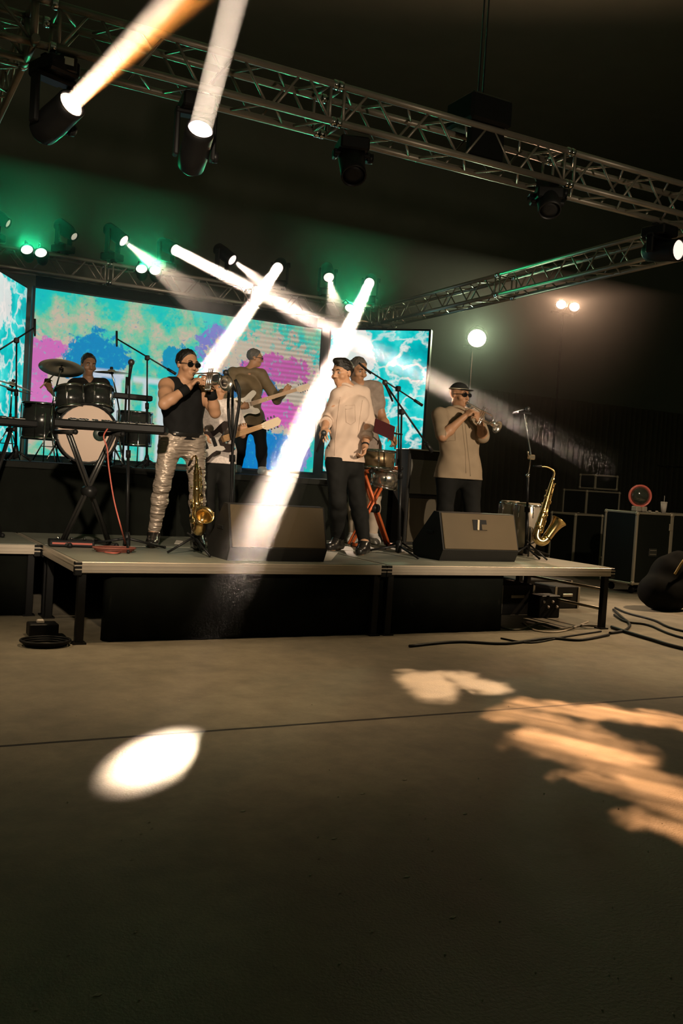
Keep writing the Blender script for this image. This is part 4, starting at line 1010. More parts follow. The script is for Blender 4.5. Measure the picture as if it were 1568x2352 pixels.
def f_(F):
    p.torso(F, .020); p.hem(F, at(490, 1070, Y0).z, .022, .05); p.sleeve(F, 'l', .95, .022); p.sleeve(F, 'r', .95, .022)
    F.cap(lerp(J['shoulder_r'], J['shoulder_l'], .25)+np.array((0, 0, .03)), lerp(J['shoulder_r'], J['shoulder_l'], .75)+np.array((0, 0, .03)), .062, .062, .04)
p.cloth('shirt', white_shirt, f_, [((0, 0, at(490, 1064, Y0).z), (0, 0, -1))], (.006, 32), seed=9)
def f_(F):
    p.torso(F, .006)
    for sd in 'lr': p.leg(F, sd, .016)
p.cloth('trousers', black_trouser, f_, [((0, 0, J['hip_l'][2]+.06), (0, 0, 1)), ((0, 0, DK+.07), (0, 0, -1))], (.005, 36), h=.009)
p.shoes(shoe_black)
# ---- 6 percussionist behind the singer
Y0 = 8.46
J = dict(head=P2(822, 850, Y0), shoulder_r=P2(796, 895, Y0+.05), shoulder_l=P2(861, 893, Y0-.02), elbow_l=P2(877, 958, Y0-.06), wrist_l=P2(898, 1000, Y0-.28), hand_l=P2(908, 1018, Y0-.36), palm_l=(0, -.1, -1),
         elbow_r=P2(790, 960, Y0-.10), wrist_r=P2(820, 1005, Y0-.30), hand_r=P2(838, 1020, Y0-.36), palm_r=(0, -.1, -1), hip_r=P2(816, 1046, Y0), hip_l=P2(856, 1046, Y0), knee_r=P2(816, 1140, Y0-.06), knee_l=P2(858, 1140, Y0-.06),
         ankle_r=P2(812, 1226, Y0), ankle_l=P2(855, 1226, Y0-.02), toe_r=P2(800, 1244, Y0-.2), toe_l=P2(868, 1248, Y0-.22), front=(.15, -1, -.1), ground=(0, 0, DK))
for k in ('ankle_r', 'ankle_l'): J[k][2] = DK+.09
p = Person('person', 'person in a grey short sleeved shirt drumming behind the singer in the cream shirt', J, (.15, -1, -.35), skin_b, .007, s_=1.02); percussionist = p
p.body((.8, .8)); p.hair(hair_g, 'short')
def f_(F):
    p.torso(F, .018); p.hem(F, J['hip_l'][2]-.09, .02, .04); p.sleeve(F, 'l', .55, .022); p.sleeve(F, 'r', .55, .022)
    F.cap(lerp(J['shoulder_r'], J['shoulder_l'], .25)+np.array((0, 0, .03)), lerp(J['shoulder_r'], J['shoulder_l'], .75)+np.array((0, 0, .03)), .062, .062, .04)
p.cloth('shirt', grey_shirt, f_, [((0, 0, J['hip_l'][2]-.06), (0, 0, -1))], (.006, 32), seed=11)
def f_(F):
    p.torso(F, .006)
    for sd in 'lr': p.leg(F, sd, .016)
p.cloth('trousers', khaki, f_, [((0, 0, J['hip_l'][2]+.06), (0, 0, 1)), ((0, 0, DK+.09), (0, 0, -1))], (.005, 36), h=.008)
p.shoes(shoe_white)
# ---- 7 drummer seated on the riser
Y0 = 10.35
J = dict(head=P2(203, 838, Y0), shoulder_r=P2(172, 886, Y0), shoulder_l=P2(236, 886, Y0), elbow_r=P2(140, 914, Y0-.12), wrist_r=P2(114, 893, Y0-.28), hand_r=P2(108, 876, Y0-.33), palm_r=(.4, .5, -.5),
         elbow_l=P2(250, 930, Y0-.14), wrist_l=P2(232, 915, Y0-.36), hand_l=P2(222, 908, Y0-.42), palm_l=(-.2, 0, -1), hip_r=P2(186, 1002, Y0), hip_l=P2(222, 1002, Y0), knee_r=P2(168, 1006, Y0-.45), knee_l=P2(245, 1006, Y0-.42),
         ankle_r=P2(172, 1066, Y0-.40), ankle_l=P2(247, 1066, Y0-.38), toe_r=P2(170, 1075, Y0-.62), toe_l=P2(250, 1075, Y0-.6), front=(0, -1, 0), ground=(0, 0, RZ+.004))
for k in ('ankle_r', 'ankle_l'): J[k][2] = RZ+.09
p = Person('person', 'drummer in dark clothes seated behind the tom drums and cymbals', J, (.1, -1, -.2), skin_c, .008, s_=.97); drummer = p
p.body((1.0, 1.0)); p.hair(hair_m, 'short')
def f_(F): p.torso(F, .018); p.sleeve(F, 'l', .6, .02); p.sleeve(F, 'r', .6, .02); F.cap(lerp(J['shoulder_r'], J['shoulder_l'], .25)+np.array((0, 0, .03)), lerp(J['shoulder_r'], J['shoulder_l'], .75)+np.array((0, 0, .03)), .06, .06, .04)
p.cloth('tee', black_tee, f_, [((0, 0, J['hip_l'][2]-.02), (0, 0, -1))], (.005, 32), h=.009)
def f_(F):
    p.torso(F, .006)
    for sd in 'lr': p.leg(F, sd, .014)
p.cloth('trousers', black_trouser, f_, [((0, 0, J['hip_l'][2]+.12), (0, 0, 1)), ((0, 0, RZ+.06), (0, 0, -1))], (.005, 36), h=.009)
p.shoes(shoe_black)
# ------------------------------------------------------------------ equipment
def frame_empty(o, x, z=None):     # orient an Empty: local x along x, local z as near z as possible
    x = V(x).normalized(); z = V(z or (0, 0, 1)); y = z.cross(x).normalized(); z = x.cross(y)
    o.rotation_euler = Matrix(((x.x, y.x, z.x), (x.y, y.y, z.y), (x.z, y.z, z.z))).to_euler(); return o
def trumpet(label, mouth, bellp, up):
    mouth, bellp = V(mouth), V(bellp); t = thing('trumpet', label, 'trumpet', mouth, 0, 'trumpets'); L = .48
    frame_empty(t, bellp-mouth, up); m = silver
    MB().lathe([(.0, 0), (.0125, 0), (.0135, .006), (.008, .02), (.0045, .03), (.0055, .085)], (0, 0, 0), (1, 0, 0), 14).build('mouthpiece', m, t)
    mb = MB(); mb.tube(bez([(.06, 0, 0), (.2, 0, 0), (.36, 0, 0), (.405, 0, -.03), (.40, 0, -.075), (.36, 0, -.09), (.25, 0, -.09)], 5), .0060, 8); mb.build('leadpipe', m, t)
    MB().tube([(.385, .0, -.012), (.41, 0, -.045), (.385, 0, -.08)], .0085, 8).build('tuning_slide', m, t)
    pr = [(.0062, .12), (.0065, .22), (.0085, .30), (.012, .36), (.018, .41), (.028, .445), (.044, .468), (.061, .48), (.0625, .481), (.060, .4815), (.042, .471), (.026, .447), (.014, .40)]
    mb = MB(); mb.lathe(pr, (0, .016, -.075), (1, 0, 0), 28); mb.tube(bez([(.14, .016, -.075), (.085, .016, -.075), (.06, .014, -.045), (.085, .012, -.012), (.20, .008, -.02)], 5), .0060, 8); mb.build('bell', m, t)
    for k in range(3):
        x = .215+.026*k; v = MB().lathe([(0, -.135), (.012, -.133), (.0125, -.12), (.0105, -.118), (.0105, .0), (.0125, .002), (.0125, .012), (.003, .014), (.003, .04), (0, .04)], (x, .006, -.005), (0, 0, 1), 12).build('valve', m, t)
        MB().lathe([(0, .04), (.009, .04), (.009, .044), (0, .045)], (x, .006, -.005), (0, 0, 1), 12).build('finger_button', chrome, v)
    MB().tube([(.268+.011*math.cos(a), .006, .02+.011*math.sin(a)) for a in [2*math.pi*i/12 for i in range(12)]], .002, 6, True).build('finger_hook', m, t)
    return t
m1 = V(trumpeter.hp(0, .108, -.066)); trumpet('silver trumpet played by the musician in the sleeveless vest', m1, at(508, 857, m1.y-.40), (.15, -.1, 1))
m2 = V(trumpeter2.hp(0, .108, -.066)); trumpet('silver trumpet played by the musician in the dark cap', m2, at(1134, 957, m2.y-.36), (.2, -.1, 1))
def sax(label, top, bow, bd, tilt, s=1.0):
    """top: where the neck meets the body; bow: lowest point; bd: way the bell leans from the body"""
    top, bow = V(top), V(bow); ax = (top-bow); L = ax.length; t = thing('saxophone', label, 'saxophone', bow, 0, 'saxophones on their stands')
    u = ax.normalized(); bd = V(bd); bd = (bd-u*bd.dot(u)).normalized(); w = u.cross(bd)
    P = lambda a, b, c=0: u*a+bd*b+w*c
    mb = MB(); n = 14; pts = [P(L-(L-.06)*i/n, 0) for i in range(n+1)]; rs = [.016+.026*i/n for i in range(n+1)]
    bowp = [P(.06-.055*math.sin(a)*1.05+0, .052*(1-math.cos(a)) if a > 0 else 0) for a in [math.pi*i/10 for i in range(1, 11)]]
    mb.tube(pts+bowp, rs+[.042+.002*i/10 for i in range(1, 11)], 16); mb.build('body', brass, t)
    d2 = (u+bd*tilt).normalized(); c = P(.06, .104)
    k_ = .5 if tilt > 1 else 1; pr = [(r, h*k_) for r, h in ((.044, 0), (.047, .08), (.052, .13), (.062, .17), (.074, .20), (.078, .203), (.074, .206), (.056, .17), (.045, .12), (.038, .02), (0, .0))]
    MB().lathe(pr, c, d2, 24).build('bell', brass, t)
    nk = bez([P(L, 0), P(L+.045, -.0), P(L+.075, -.03), P(L+.085, -.085), P(L+.070, -.15)], 5)
    nb = MB().tube(nk, [.0125-.006*i/(len(nk)-1) for i in range(len(nk))], 10).build('neck', brass, t)
    MB().tube([nk[-1]-(nk[-1]-nk[-2])*1.2, nk[-1]+(nk[-1]-nk[-2]).normalized()*.07], [.0125, .008], 10).build('mouthpiece', black_plastic, nb)
    rnd = random.Random(5)
    for i in range(20):
        i = i*.65; h = L*.92-i*(L*.86/13); a = rnd.uniform(-2.2, 2.2); r = .034+.014*i/13; q = (bd*math.cos(a)+w*math.sin(a))
        kb = MB(); rr = .014+.011*i/13; kb.lathe([(0, .007), (rr*.7, .007), (rr, .004), (rr, 0), (0, 0)], u*h+q*(r+.002), q, 12); kb.build('key_cup', brass, t)
    for a in (-1.0, -.35, .35, 1.0):
        q = (bd*math.cos(a)+w*math.sin(a)); mb = MB(); mb.tube([u*(L*.9)+q*.030, u*(L*.5)+q*.040, u*.10+q*.050], .0032, 6)
        for k in range(7): h = L*(.85-.11*k); mb.box(u*h+q*(.031+.02*(1-h/L)), (.008, .008, .012))
        mb.build('key_rod', brass, t)
    return t
def sax_stand(label, base, bow, z0):
    base = V(base); t = thing('saxophone_stand', label, 'instrument stand', (base.x, base.y, z0), 0, 'saxophone stands'); b = V(bow)-V((base.x, base.y, z0))
    MB().tube([(0, 0, .10), (0, 0, .30)], .011, 8).build('post', black_metal, t)
    for k in range(3):
        a = 2.1*k-1.2; MB().tube([(0, 0, .14), (.2*math.cos(a), .2*math.sin(a), .012)], .009, 8).build('leg', black_metal, t)
    MB().tube([(-.07, -.05, b.z-.01), (0, 0, b.z-.05), (.07, -.05, b.z-.01)], .008, 8).build('cradle', black_metal, t)
    return t
b1 = at(452, 1222, 6.84); sax('brass saxophone on a stand before the silver trousers, bell facing the audience', at(451, 1066, 7.0), b1, (-.05, -1, .1), 3.5)
sax_stand('low black stand under the saxophone with its bell facing the audience', (b1.x, b1.y+.06, 0), b1, ST)
b2 = at(1228, 1240, 6.95); sax('brass saxophone leaning on a stand at the right end of the stage', at(1270, 1098, 6.98), b2, (1, -.45, .1), .35)
sax_stand('low black stand under the leaning saxophone at the right', (b2.x+.02, b2.y+.10, 0), b2, ST)
# ---- microphone stands
def mic(parent, p, d, pencil=False):
    d = V(d).normalized(); p = V(p)
    if pencil: return MB().lathe([(0, 0), (.011, .002), (.011, .13), (.008, .16), (0, .16)], p-d*.08, d, 10).build('microphone', black_plastic, parent)
    o = MB().lathe([(0, -.16), (.009, -.16), (.013, -.03), (.016, 0), (.0, 0)], p, d, 12).build('microphone', black_plastic, parent)
    MB().ball(p+d*.022, .026, 14).build('mesh_head', mat('mic_mesh', (.06, .06, .06), .4, .6), o); return o
def mic_stand(label, base, z0, top, boom=None, micd=(0, 0, 1), pencil=False, legs=.30, r=.010, rot=0, cat='microphone stand', hasmic=True, pm=None):
    base = V((base[0], base[1], z0)); t = thing('microphone_stand', label, cat, base, 0, 'microphone stands'); tp = V(top)-base; pm = pm or black_metal
    low = V((0, 0, .11)); mid = low.lerp(tp, .52)
    MB().tube([low, mid], r*1.25, 10).build('lower_tube', pm, t); MB().tube([mid, tp], r*.8, 10).build('upper_tube', pm, t)
    MB().tube([mid-(tp-low).normalized()*.03, mid+(tp-low).normalized()*.03], r*1.9, 10).build('clutch', black_plastic, t)
    MB().lathe([(.0, .02), (.030, .03), (.026, .10), (.016, .14), (0, .14)], (0, 0, 0), (0, 0, 1), 12).build('base_hub', black_metal, t)
    for k in range(3):
        a = rot+2*math.pi*k/3; lg = MB().tube([(.02*math.cos(a), .02*math.sin(a), .085), (legs*math.cos(a), legs*math.sin(a), .014)], .010, 8).build('leg', black_metal, t)
        MB().ball((legs*math.cos(a), legs*math.sin(a), .0142), .013, 8).build('rubber_foot', black_plastic, lg)
    if boom:
        a, b = [V(q)-base for q in boom]
        bo = MB().tube([a, b], r*.75, 8).build('boom_arm', pm, t); MB().tube([a-(b-a).normalized()*.01, a+(b-a).normalized()*.09], r*1.5, 8).build('counterweight', black_metal, bo)
        MB().box(tp, (.045, .045, .05), None, .008).build('clamp', black_plastic, t)
        if hasmic: mic(t, b, micd, pencil)
    elif hasmic:
        mic(t, tp+V(micd).normalized()*.10, micd, pencil)
    return t
pb = atz(290, 1262, ST); mic_stand('straight microphone stand with a tripod base before the front keyboard', pb, ST, at(297, 868, pb.y), None, (.02, -.2, 1), rot=.3, legs=.36)
pb = V((at(336, 1072, 9.3).x, 9.3)); mic_stand('tall boom stand holding a thin microphone over the drums', pb, RZ, at(338, 822, 9.3), (at(402, 858, 9.2), at(268, 778, 9.45)), (.06, .0, -1), True, .15)
pb = V((at(35, 1060, 8.98).x, 8.98)); mic_stand('boom stand with a thin microphone left of the drums', pb, RZ, at(38, 782, 8.98), (at(-30, 822, 8.98), at(80, 752, 8.98)), (.05, 0, -1), True, .13)
pb = atz(531, 1262, ST); mic_stand('black microphone stand draped with thick cable right of the first trumpet', pb, ST, at(534, 885, pb.y), None, (-.4, .3, .8), rot=.9, r=.014, legs=.2)
mb = MB(); Yc = pb.y-.03
mb.tube(bez([at(528, 876, Yc), at(524, 930, Yc), at(528, 985, Yc), at(535, 1010, Yc), at(545, 960, Yc-.02), at(550, 900, Yc-.02), at(540, 872, Yc)], 6), .013, 8)
mb.tube(bez([at(540, 874, Yc-.02), at(549, 915, Yc-.03), at(541, 975, Yc-.03), at(534, 1040, Yc-.02), at(531, 1120, Yc), at(528, 1200, Yc+.02)], 6), .011, 8)
tag(mb.build('cable', black_plastic), 'thick black cable hanging in loops from the microphone stand in the middle', 'cable')
pb = atz(914, 1276, ST); Ys = pb.y
sA = mic_stand('boom microphone stand right of the singer with a tablet clamped to it', pb, ST, at(922, 946, Ys), (at(991, 1036, Ys-.05), at(886, 884, Ys+.05)), (-.45, .1, .9), rot=.5, legs=.34, r=.012)
pb2 = V((at(916, 1200, 7.62).x+.02, 7.62)); mic_stand('second boom stand behind, reaching to the drumming musician in grey', pb2, ST, at(914, 893, 7.62), (at(968, 930, 7.6), at(838, 846, 7.68)), (-.8, 0, .5), True, .15)
pb = atz(1207, 1278, ST); Yr = pb.y
sR = mic_stand('microphone stand beside the leaning saxophone at the right', pb, ST, at(1212, 1092, Yr), None, (0, 0, 1), rot=.2, legs=.36, r=.015, hasmic=False)
base = V((pb.x, pb.y, ST)); up_ = [V(at(*q))-base for q in ((1212, 1092, Yr), (1220, 1050, Yr), (1212, 1000, Yr), (1204, 948, Yr))]
MB().tube(up_, .007, 8).build('extension_rod', chrome, sR); MB().box(up_[3]+V((0, 0, .0)), (.16, .02, .02)).build('top_bar', black_metal, sR); mic(sR, up_[3]+V((0, -.02, .03)), (.2, -.9, .2))
MB().ball(up_[0], .022, 10).build('knob', chrome, sR)
mb = MB(); mb.box(up_[1], (.07, .05, .05), None, .01); mb.tube([up_[1]+V((-.05, -.02, 0)), up_[1]+V((-.09, -.05, .05))], .008, 6); mb.build('accessory_clip', mat('clip_silver', (.6, .5, .35), .3, .9), sR)
# tablet clamped to the singer's stand
t = thing('tablet_holder', 'dark red backed tablet on an arm clamped to the singer stand', 'tablet', at(882, 986, Ys-.06), 0)
tilt = Matrix.Rotation(-.5, 3, 'X') @ Matrix.Rotation(.35, 3, 'Y')
MB().box((0, 0, 0), (.20, .014, .15), tilt, .004).build('tablet', mat('tablet_case', (.05, .008, .010), .4), t)
MB().tube([(.04, .02, -.02), V(at(923, 998, Ys))-V(t.location)], .009, 8).build('arm', black_metal, t)
# handheld microphone
t = thing('handheld_microphone', 'black handheld microphone held low by the singer', 'microphone', singer.J['hand_r'], 0)
mic(t, (0, 0, .02), (.15, -.3, .9))
# ---- guitars
def guitar(label, c, neck_end, normal, body_m, s=1.0, nm='electric_guitar', ggroup='guitars on stage'):
    c, e = V(c), V(neck_end); t = thing(nm, label, 'guitar', c, 0, ggroup); frame_empty(t, e-c, normal); L = (e-c).length
    out = [(.17, .07), (.22, .11), (.19, .155), (.12, .13), (.05, .10), (-.04, .12), (-.13, .155), (-.20, .12), (-.225, .0), (-.20, -.13), (-.12, -.165), (-.03, -.125), (.05, -.105), (.13, -.14), (.19, -.13), (.18, -.08), (.13, -.05), (.13, .04)]
    pts = bez([V((x*s, y*s, 0)) for x, y in out]+[V((out[0][0]*s, out[0][1]*s, 0))], 3)[:-1]
    MB().poly([p+V((0, 0, -.022)) for p in pts], (0, 0, 1), .044).build('body', body_m, t)
    pg = [V((x*.62*s-.01, y*.6*s-.02, .023)) for x, y in out]; MB().poly(pg, (0, 0, 1), .003).build('pickguard', mat('pickguard', (.55, .5, .45), .4), t)
    mb = MB(); mb.add([(.10*s, -.028, .022), (.10*s, .028, .022), (L-.13, .021, .022), (L-.13, -.021, .022), (.10*s, -.022, -.002), (.10*s, .022, -.002), (L-.13, .016, .004), (L-.13, -.016, .004)], [(0, 3, 2, 1), (4, 5, 6, 7), (0, 1, 5, 4), (1, 2, 6, 5), (2, 3, 7, 6), (3, 0, 4, 7)])
    mb.build('neck', mat('maple_neck', (.45, .26, .12), .4), t)
    hd = MB().poly([(L-.13, -.022, .004), (L-.10, -.045, .004), (L+.02, -.040, .004), (L+.05, -.005, .004), (L+.03, .035, .004), (L-.09, .030, .004), (L-.13, .022, .004)], (0, 0, 1), .016).build('headstock', mat('pale_headstock', (.62, .50, .36), .4), t)
    for k in range(4):
        x = L-.09+.03*k
        for sy in (-1, 1): MB().lathe([(0, 0), (.008, 0), (.006, .018), (0, .018)], (x, sy*.04, .012), (0, sy, 0), 8).build('tuning_peg', chrome, hd)
    for x in (.03, -.06): MB().box((x*s, 0, .026), (.035, .085, .012), None, .004).build('pickup', black_plastic, t)
    MB().box((-.13*s, 0, .027), (.03, .09, .014), None, .003).build('bridge', chrome, t)
    mb = MB()
    for k in range(4): mb.rod((-.13*s, -.021+.014*k, .034), (L-.10, -.015+.010*k, .026), .0008, 4)
    mb.build('strings', chrome, t); return t
guitar('bass guitar held by the musician in the olive jacket', at(556, 934, 10.92), at(703, 888, 10.66), (.1, -1, .15), mat('cream_body', (.62, .55, .44), .3, coat=.4), 1.0, 'bass_guitar')
guitar('dark electric guitar held by the musician in the white patterned shirt', at(487, 1016, 7.98), at(634, 968, 7.62), (.1, -1, .1), mat('dark_body', (.03, .022, .02), .25, coat=.5), .95)
# ---- drums
wrap = mat('drum_wrap', (.022, .024, .022), .22, coat=.6, noise=.3); head_clear = mat('drum_head', (.40, .43, .39), .35, spec=.6); head_beige = mat('front_drum_head', (.80, .60, .48), .55)
bronze = mat('cymbal_bronze', (.55, .50, .38), .3, .6)
def drum(label, c, r, h, axis, name='tom_drum', bottom=head_clear, top=None, shell=wrap, lugs=6, cat='drum', rim=chrome, group='drum kit pieces'):
    c = V(c); ax = V(axis).normalized(); t = thing(name, label, cat, c, 0, group)
    MB().lathe([(r*.96, -h/2), (r, -h/2), (r, h/2), (r*.96, h/2), (r*.96, -h/2)], (0, 0, 0), ax, 28).build('shell', shell, t)
    for k, s in enumerate((-1, 1)):
        MB().lathe([(r*1.0, s*(h/2-.012)), (r*1.055, s*(h/2-.012)), (r*1.055, s*(h/2+.012)), (r*.99, s*(h/2+.012)), (r*.99, s*(h/2-.002))], (0, 0, 0), ax, 28).build('hoop', rim, t)
        MB().lathe([(0, s*(h/2+.004)), (r*.9, s*(h/2+.004)), (r*.985, s*(h/2-.002))], (0, 0, 0), ax, 28).build('drum_head', bottom if s < 0 else (top or bottom), t)
    a = ax.orthogonal().normalized(); b = ax.cross(a)
    for k in range(lugs):
        th = 2*math.pi*k/lugs+.3; q = a*math.cos(th)+b*math.sin(th)
        MB().box(q*(r+.012), (.022, .022, .05), None, .006).rod(q*(r+.016)-ax*(h/2), q*(r+.016)+ax*(h/2), .0035, 6).build('lug', chrome, t)
    return t
kc = at(200, 1014, 9.13); kc.z = RZ+.303; kd = V((-.16, -1, 0))
bd_ = drum('large bass drum with a beige front head and dark round port', kc+V((0.03, .20, 0)), .283, .40, kd, 'bass_drum', head_beige, head_beige, wrap, 8, 'bass drum', black_plastic)
k2 = kd.normalized(); rt = V((k2.y*-1, k2.x, 0)); pc = k2*.205+V((-k2.y, k2.x, 0))*.118
mb = MB(); mb.lathe([(0, .012), (.055, .010), (.066, .004), (.066, 0), (0, 0)], pc, k2, 20); mb.build('port', mat('port_dark', (.02, .045, .035), .3, coat=.4), bd_)
for s in (-1, 1): MB().tube([rt*s*.27+V((0, 0, -.10))-k2*.0, rt*s*.36+V((0, 0, -.277))+k2*.12], .009, 8).build('spur', chrome, bd_)
MB().tube([V((0, 0, .28)), V((0, 0, .40))], .014, 8).build('tom_post', chrome, bd_)
tl = drum('left of the two small tom drums above the bass drum', at(163, 918, 9.30), .148, .21, (-.06, .30, .95))
tr_ = drum('right of the two small tom drums above the bass drum', at(225, 917, 9.30), .148, .21, (.05, .30, .95))
for tt, s in ((tl, 1), (tr_, -1)): MB().tube([V((s*.14, .02, -.03)), V((s*.155, .02, -.08)), V((s*.165, .02, -.26))], .010, 8).build('mount_arm', chrome, tt)
def legs3(t, r, h, n=3):
    for k in range(n):
        a = 2*math.pi*k/n+.5; MB().tube([(r*1.05*math.cos(a), r*1.05*math.sin(a), .08), (r*1.08*math.cos(a), r*1.08*math.sin(a), -h)], .007, 6).build('leg', chrome, t)
ft = drum('dark floor tom left of the bass drum', at(96, 968, 10.12), .20, .36, (0, 0, 1)); legs3(ft, .2, ft.location.z-RZ-.002)
fr = drum('dark floor tom behind the bass drum at its right', at(308, 985, 10.3), .19, .36, (0, 0, 1)); legs3(fr, .19, fr.location.z-RZ-.002)
def cymbal(label, c, r, n, x=None, stand_y=.1, cat='cymbal', group='cymbals on stands', nm='cymbal_stand', z0=None, double=False):
    c = V(c); n = V(n).normalized(); z0 = RZ if z0 is None else z0; fx, fy = (c.x if x is None else x), c.y+stand_y
    t = thing(nm, label, cat, (fx, fy, z0), 0, group); o = c-V((fx, fy, z0))
    pr = [(.012, .028), (.03, .026), (.042, .012), (r*.6, .006), (r, -.004), (r, -.0055), (r*.6, .0045), (.042, .0105), (.03, .024), (.012, .026)]
    MB().lathe(pr, o, n, 36).build('cymbal', bronze, t)
    if double: MB().lathe([(a, -b-.035) for a, b in pr], o, n, 36).build('bottom_cymbal', bronze, t)
    MB().lathe([(0, -.02), (.022, -.018), (.022, -.002), (.006, 0), (.006, .03), (.018, .03), (.014, .055), (0, .055)], o, n, 12).build('felt', black_plastic, t)
    k = V((0, 0, o.z*.62)); MB().tube([o, k.lerp(o, .5)+V((0, 0, .02)), k], .008, 8).build('arm', chrome, t); MB().tube([k, V((0, 0, .25))], .0125, 8).build('pole', chrome, t)
    for j in range(3):
        a = 2.1*j+.7; lg = MB().tube([(0, 0, .34), (.16*math.cos(a), .16*math.sin(a), .014)], .007, 6).build('leg', chrome, t)
        MB().tube([(0, 0, .16), (.085*math.cos(a), .085*math.sin(a), .16)], .005, 6).build('strut', chrome, lg)
    return t
cymbal('large cymbal tilted to the audience left of the drummer', at(141, 845, 9.35), .215, (.10, .30, .95), stand_y=.38)
cymbal('flat cymbal right of the drummer', at(256, 855, 9.5), .18, (-.04, -.02, 1), x=at(278, 900, 9.6).x, stand_y=.14)
cymbal('pair of hi-hat cymbals at the far left edge of the drum kit', at(28, 884, 9.4), .20, (.22, -.10, .96), stand_y=.02, double=True, cat='hi-hat', nm='hi_hat_stand')
# black pad on a pole right of the drums
q = at(304, 912, 9.48); t = thing('percussion_pad', 'narrow black pad on a pole right of the drummer', 'drum pad', (q.x-.06, q.y+.02, RZ))
o = q-V(t.location); MB().box(o, (.40, .10, .055), None, .01).build('pad', black_plastic, t); MB().tube([V((0, 0, .02)), V((0, 0, o.z+.0))], .011, 8).build('pole', black_metal, t); MB().tube([V((0, 0, o.z)), V((0, 0, o.z+.20))], .015, 8).build('grip', black_metal, t)
MB().lathe([(0, 0), (.10, 0), (.10, .012), (.02, .03), (0, .03)], (0, 0, 0), (0, 0, 1), 16).build('base', black_metal, t)
# drum stool
h = (drummer.J['hip_l']+drummer.J['hip_r'])/2; t = thing('drum_stool', 'round black stool under the drummer', 'stool', (h[0], h[1], RZ)); sz = h[2]-.09-RZ
MB().lathe([(0, -.07), (.16, -.07), (.17, -.05), (.17, -.01), (.15, 0), (0, 0)], (0, 0, sz), (0, 0, 1), 20).build('seat', black_cloth, t); MB().tube([(0, 0, sz-.07), (0, 0, .15)], .016, 8).build('post', chrome, t)
for j in range(3): a = 2.1*j; MB().tube([(0, 0, .25), (.2*math.cos(a), .2*math.sin(a), .012)], .01, 6).build('leg', chrome, t)
wood = mat('stick_wood', (.6, .42, .25), .5)
def stick(label, hand, d):
    d = V(d).normalized(); o = MB().tube([-d*.10, d*.22, d*.30], [.008, .007, .004], 8).build('drumstick', wood); o.location = hand; tag(o, label, 'drumstick', 'drumsticks')
stick('drumstick raised in the hand of the seated drummer', drummer.J['hand_r'], (.5, -.2, .6)); stick('drumstick low in the other hand of the seated drummer', drummer.J['hand_l'], (-.5, -.4, .1))
stick('drumstick held by the standing musician in grey', percussionist.J['hand_l'], (-.2, -.35, .25))
# ---- keyboards
def keyboard(label, a, b, depth, y_off, hgt=.062, group='keyboards'):
    a, b = V(a), V(b); L = (b-a).length; t = thing('keyboard', label, 'keyboard', a, 0, group); frame_empty(t, b-a)
    MB().box((L/2, depth/2, 0), (L, depth, hgt), None, .012).build('case', black_plastic, t)
    n = int((L-.12)/.0235)
    MB().box((L/2, depth*.76, hgt/2+.004), (n*.0235, depth*.44, .012), None, .002).build('white_keys', mat('ivory_keys', (.7, .66, .6), .35), t)
    mb = MB()
    for k in range(n-1):
        if k % 7 in (0, 1, 3, 4, 5): mb.box((L/2-n*.01175+.0235*(k+1), depth*.68, hgt/2+.014), (.012, depth*.26, .014))
    mb.build('black_keys', black_plastic, t)
    mb = MB()
    for k in range(9): MB().lathe([(0, .012), (.009, .012), (.010, 0), (0, 0)], (L*.12+L*.076*k, depth*.28, hgt/2), (0, 0, 1), 10).build('knob', chrome, t)
    MB().box((L*.45, depth*.30, hgt/2+.002), (.16, .05, .006)).build('screen', glass_m, t); return t
ka, kb_ = at(122, 973, 7.10), at(380, 984, 6.80); kz = (ka.z+kb_.z)/2; ka.z = kb_.z = kz
keyboard('black keyboard on a crossed stand at the front left of the stage', ka, kb_, .33, 0)
def xstand(label, pts, depth, m, r=.017, nm='keyboard_stand', group=None, z0=ST):
    (a0, a1), (b0, b1) = [[V(q) for q in pr] for pr in pts]; base = V(((a1.x+b1.x)/2, (a1.y+b1.y)/2, z0)); t = thing(nm, label, 'stand', base, 0, group)
    d = V((b1.x-a1.x, b1.y-a1.y, 0)).normalized(); dp = V((-d.y, d.x, 0)); dp = dp if dp.y > 0 else -dp
    for k, (p0, p1) in enumerate(((a0, a1), (b0, b1))):
        for off in (0, .05): MB().tube([p0-base+dp*(off+.03*k), p1-base+dp*(off+.03*k)+V((0, 0, .02))], r*.8, 8).build('leg', m, t)
        for nmx, p in (('support_arm', p0), ('foot_bar', p1)):
            q = p-base+(V((0, 0, .0)) if nmx == 'support_arm' else V((0, 0, .02))); lo = q-dp*.10; hi = q+dp*depth
            f = MB().tube([lo, hi], r, 8).build(nmx, m, t)
            for e in (lo, hi): MB().ball(e, r*1.25, 8).build('rubber_cap', black_plastic, f)
    c = ((a0+a1+b0+b1)/4)-base; MB().lathe([(0, -.06), (.045, -.055), (.045, .055), (.03, .07), (0, .07)], c+dp*.03, dp, 14).build('locking_hub', black_metal, t)
    return t
Yk = 7.02
xstand('black crossed stand under the front keyboard', ((at(160, 992, Yk), atz(254, 1256, ST)), (at(268, 997, Yk), atz(148, 1256, ST))), .28, mat('stand_metal', (.05, .048, .045), .3, .5), group=None)
k2a, k2b = at(-110, 972, 8.1), at(88, 974, 8.15); k2a.z = k2b.z
keyboard('second black keyboard behind at the left picture edge', k2a, k2b, .30, 0)
xstand('black crossed stand at the left edge under the second keyboard', ((k2a+V((.2, .05, -.06)), V((k2b.x-.25, 8.2, ST))), (k2b+V((-.2, .05, -.06)), V((k2a.x+.25, 8.2, ST)))), .22, black_metal)
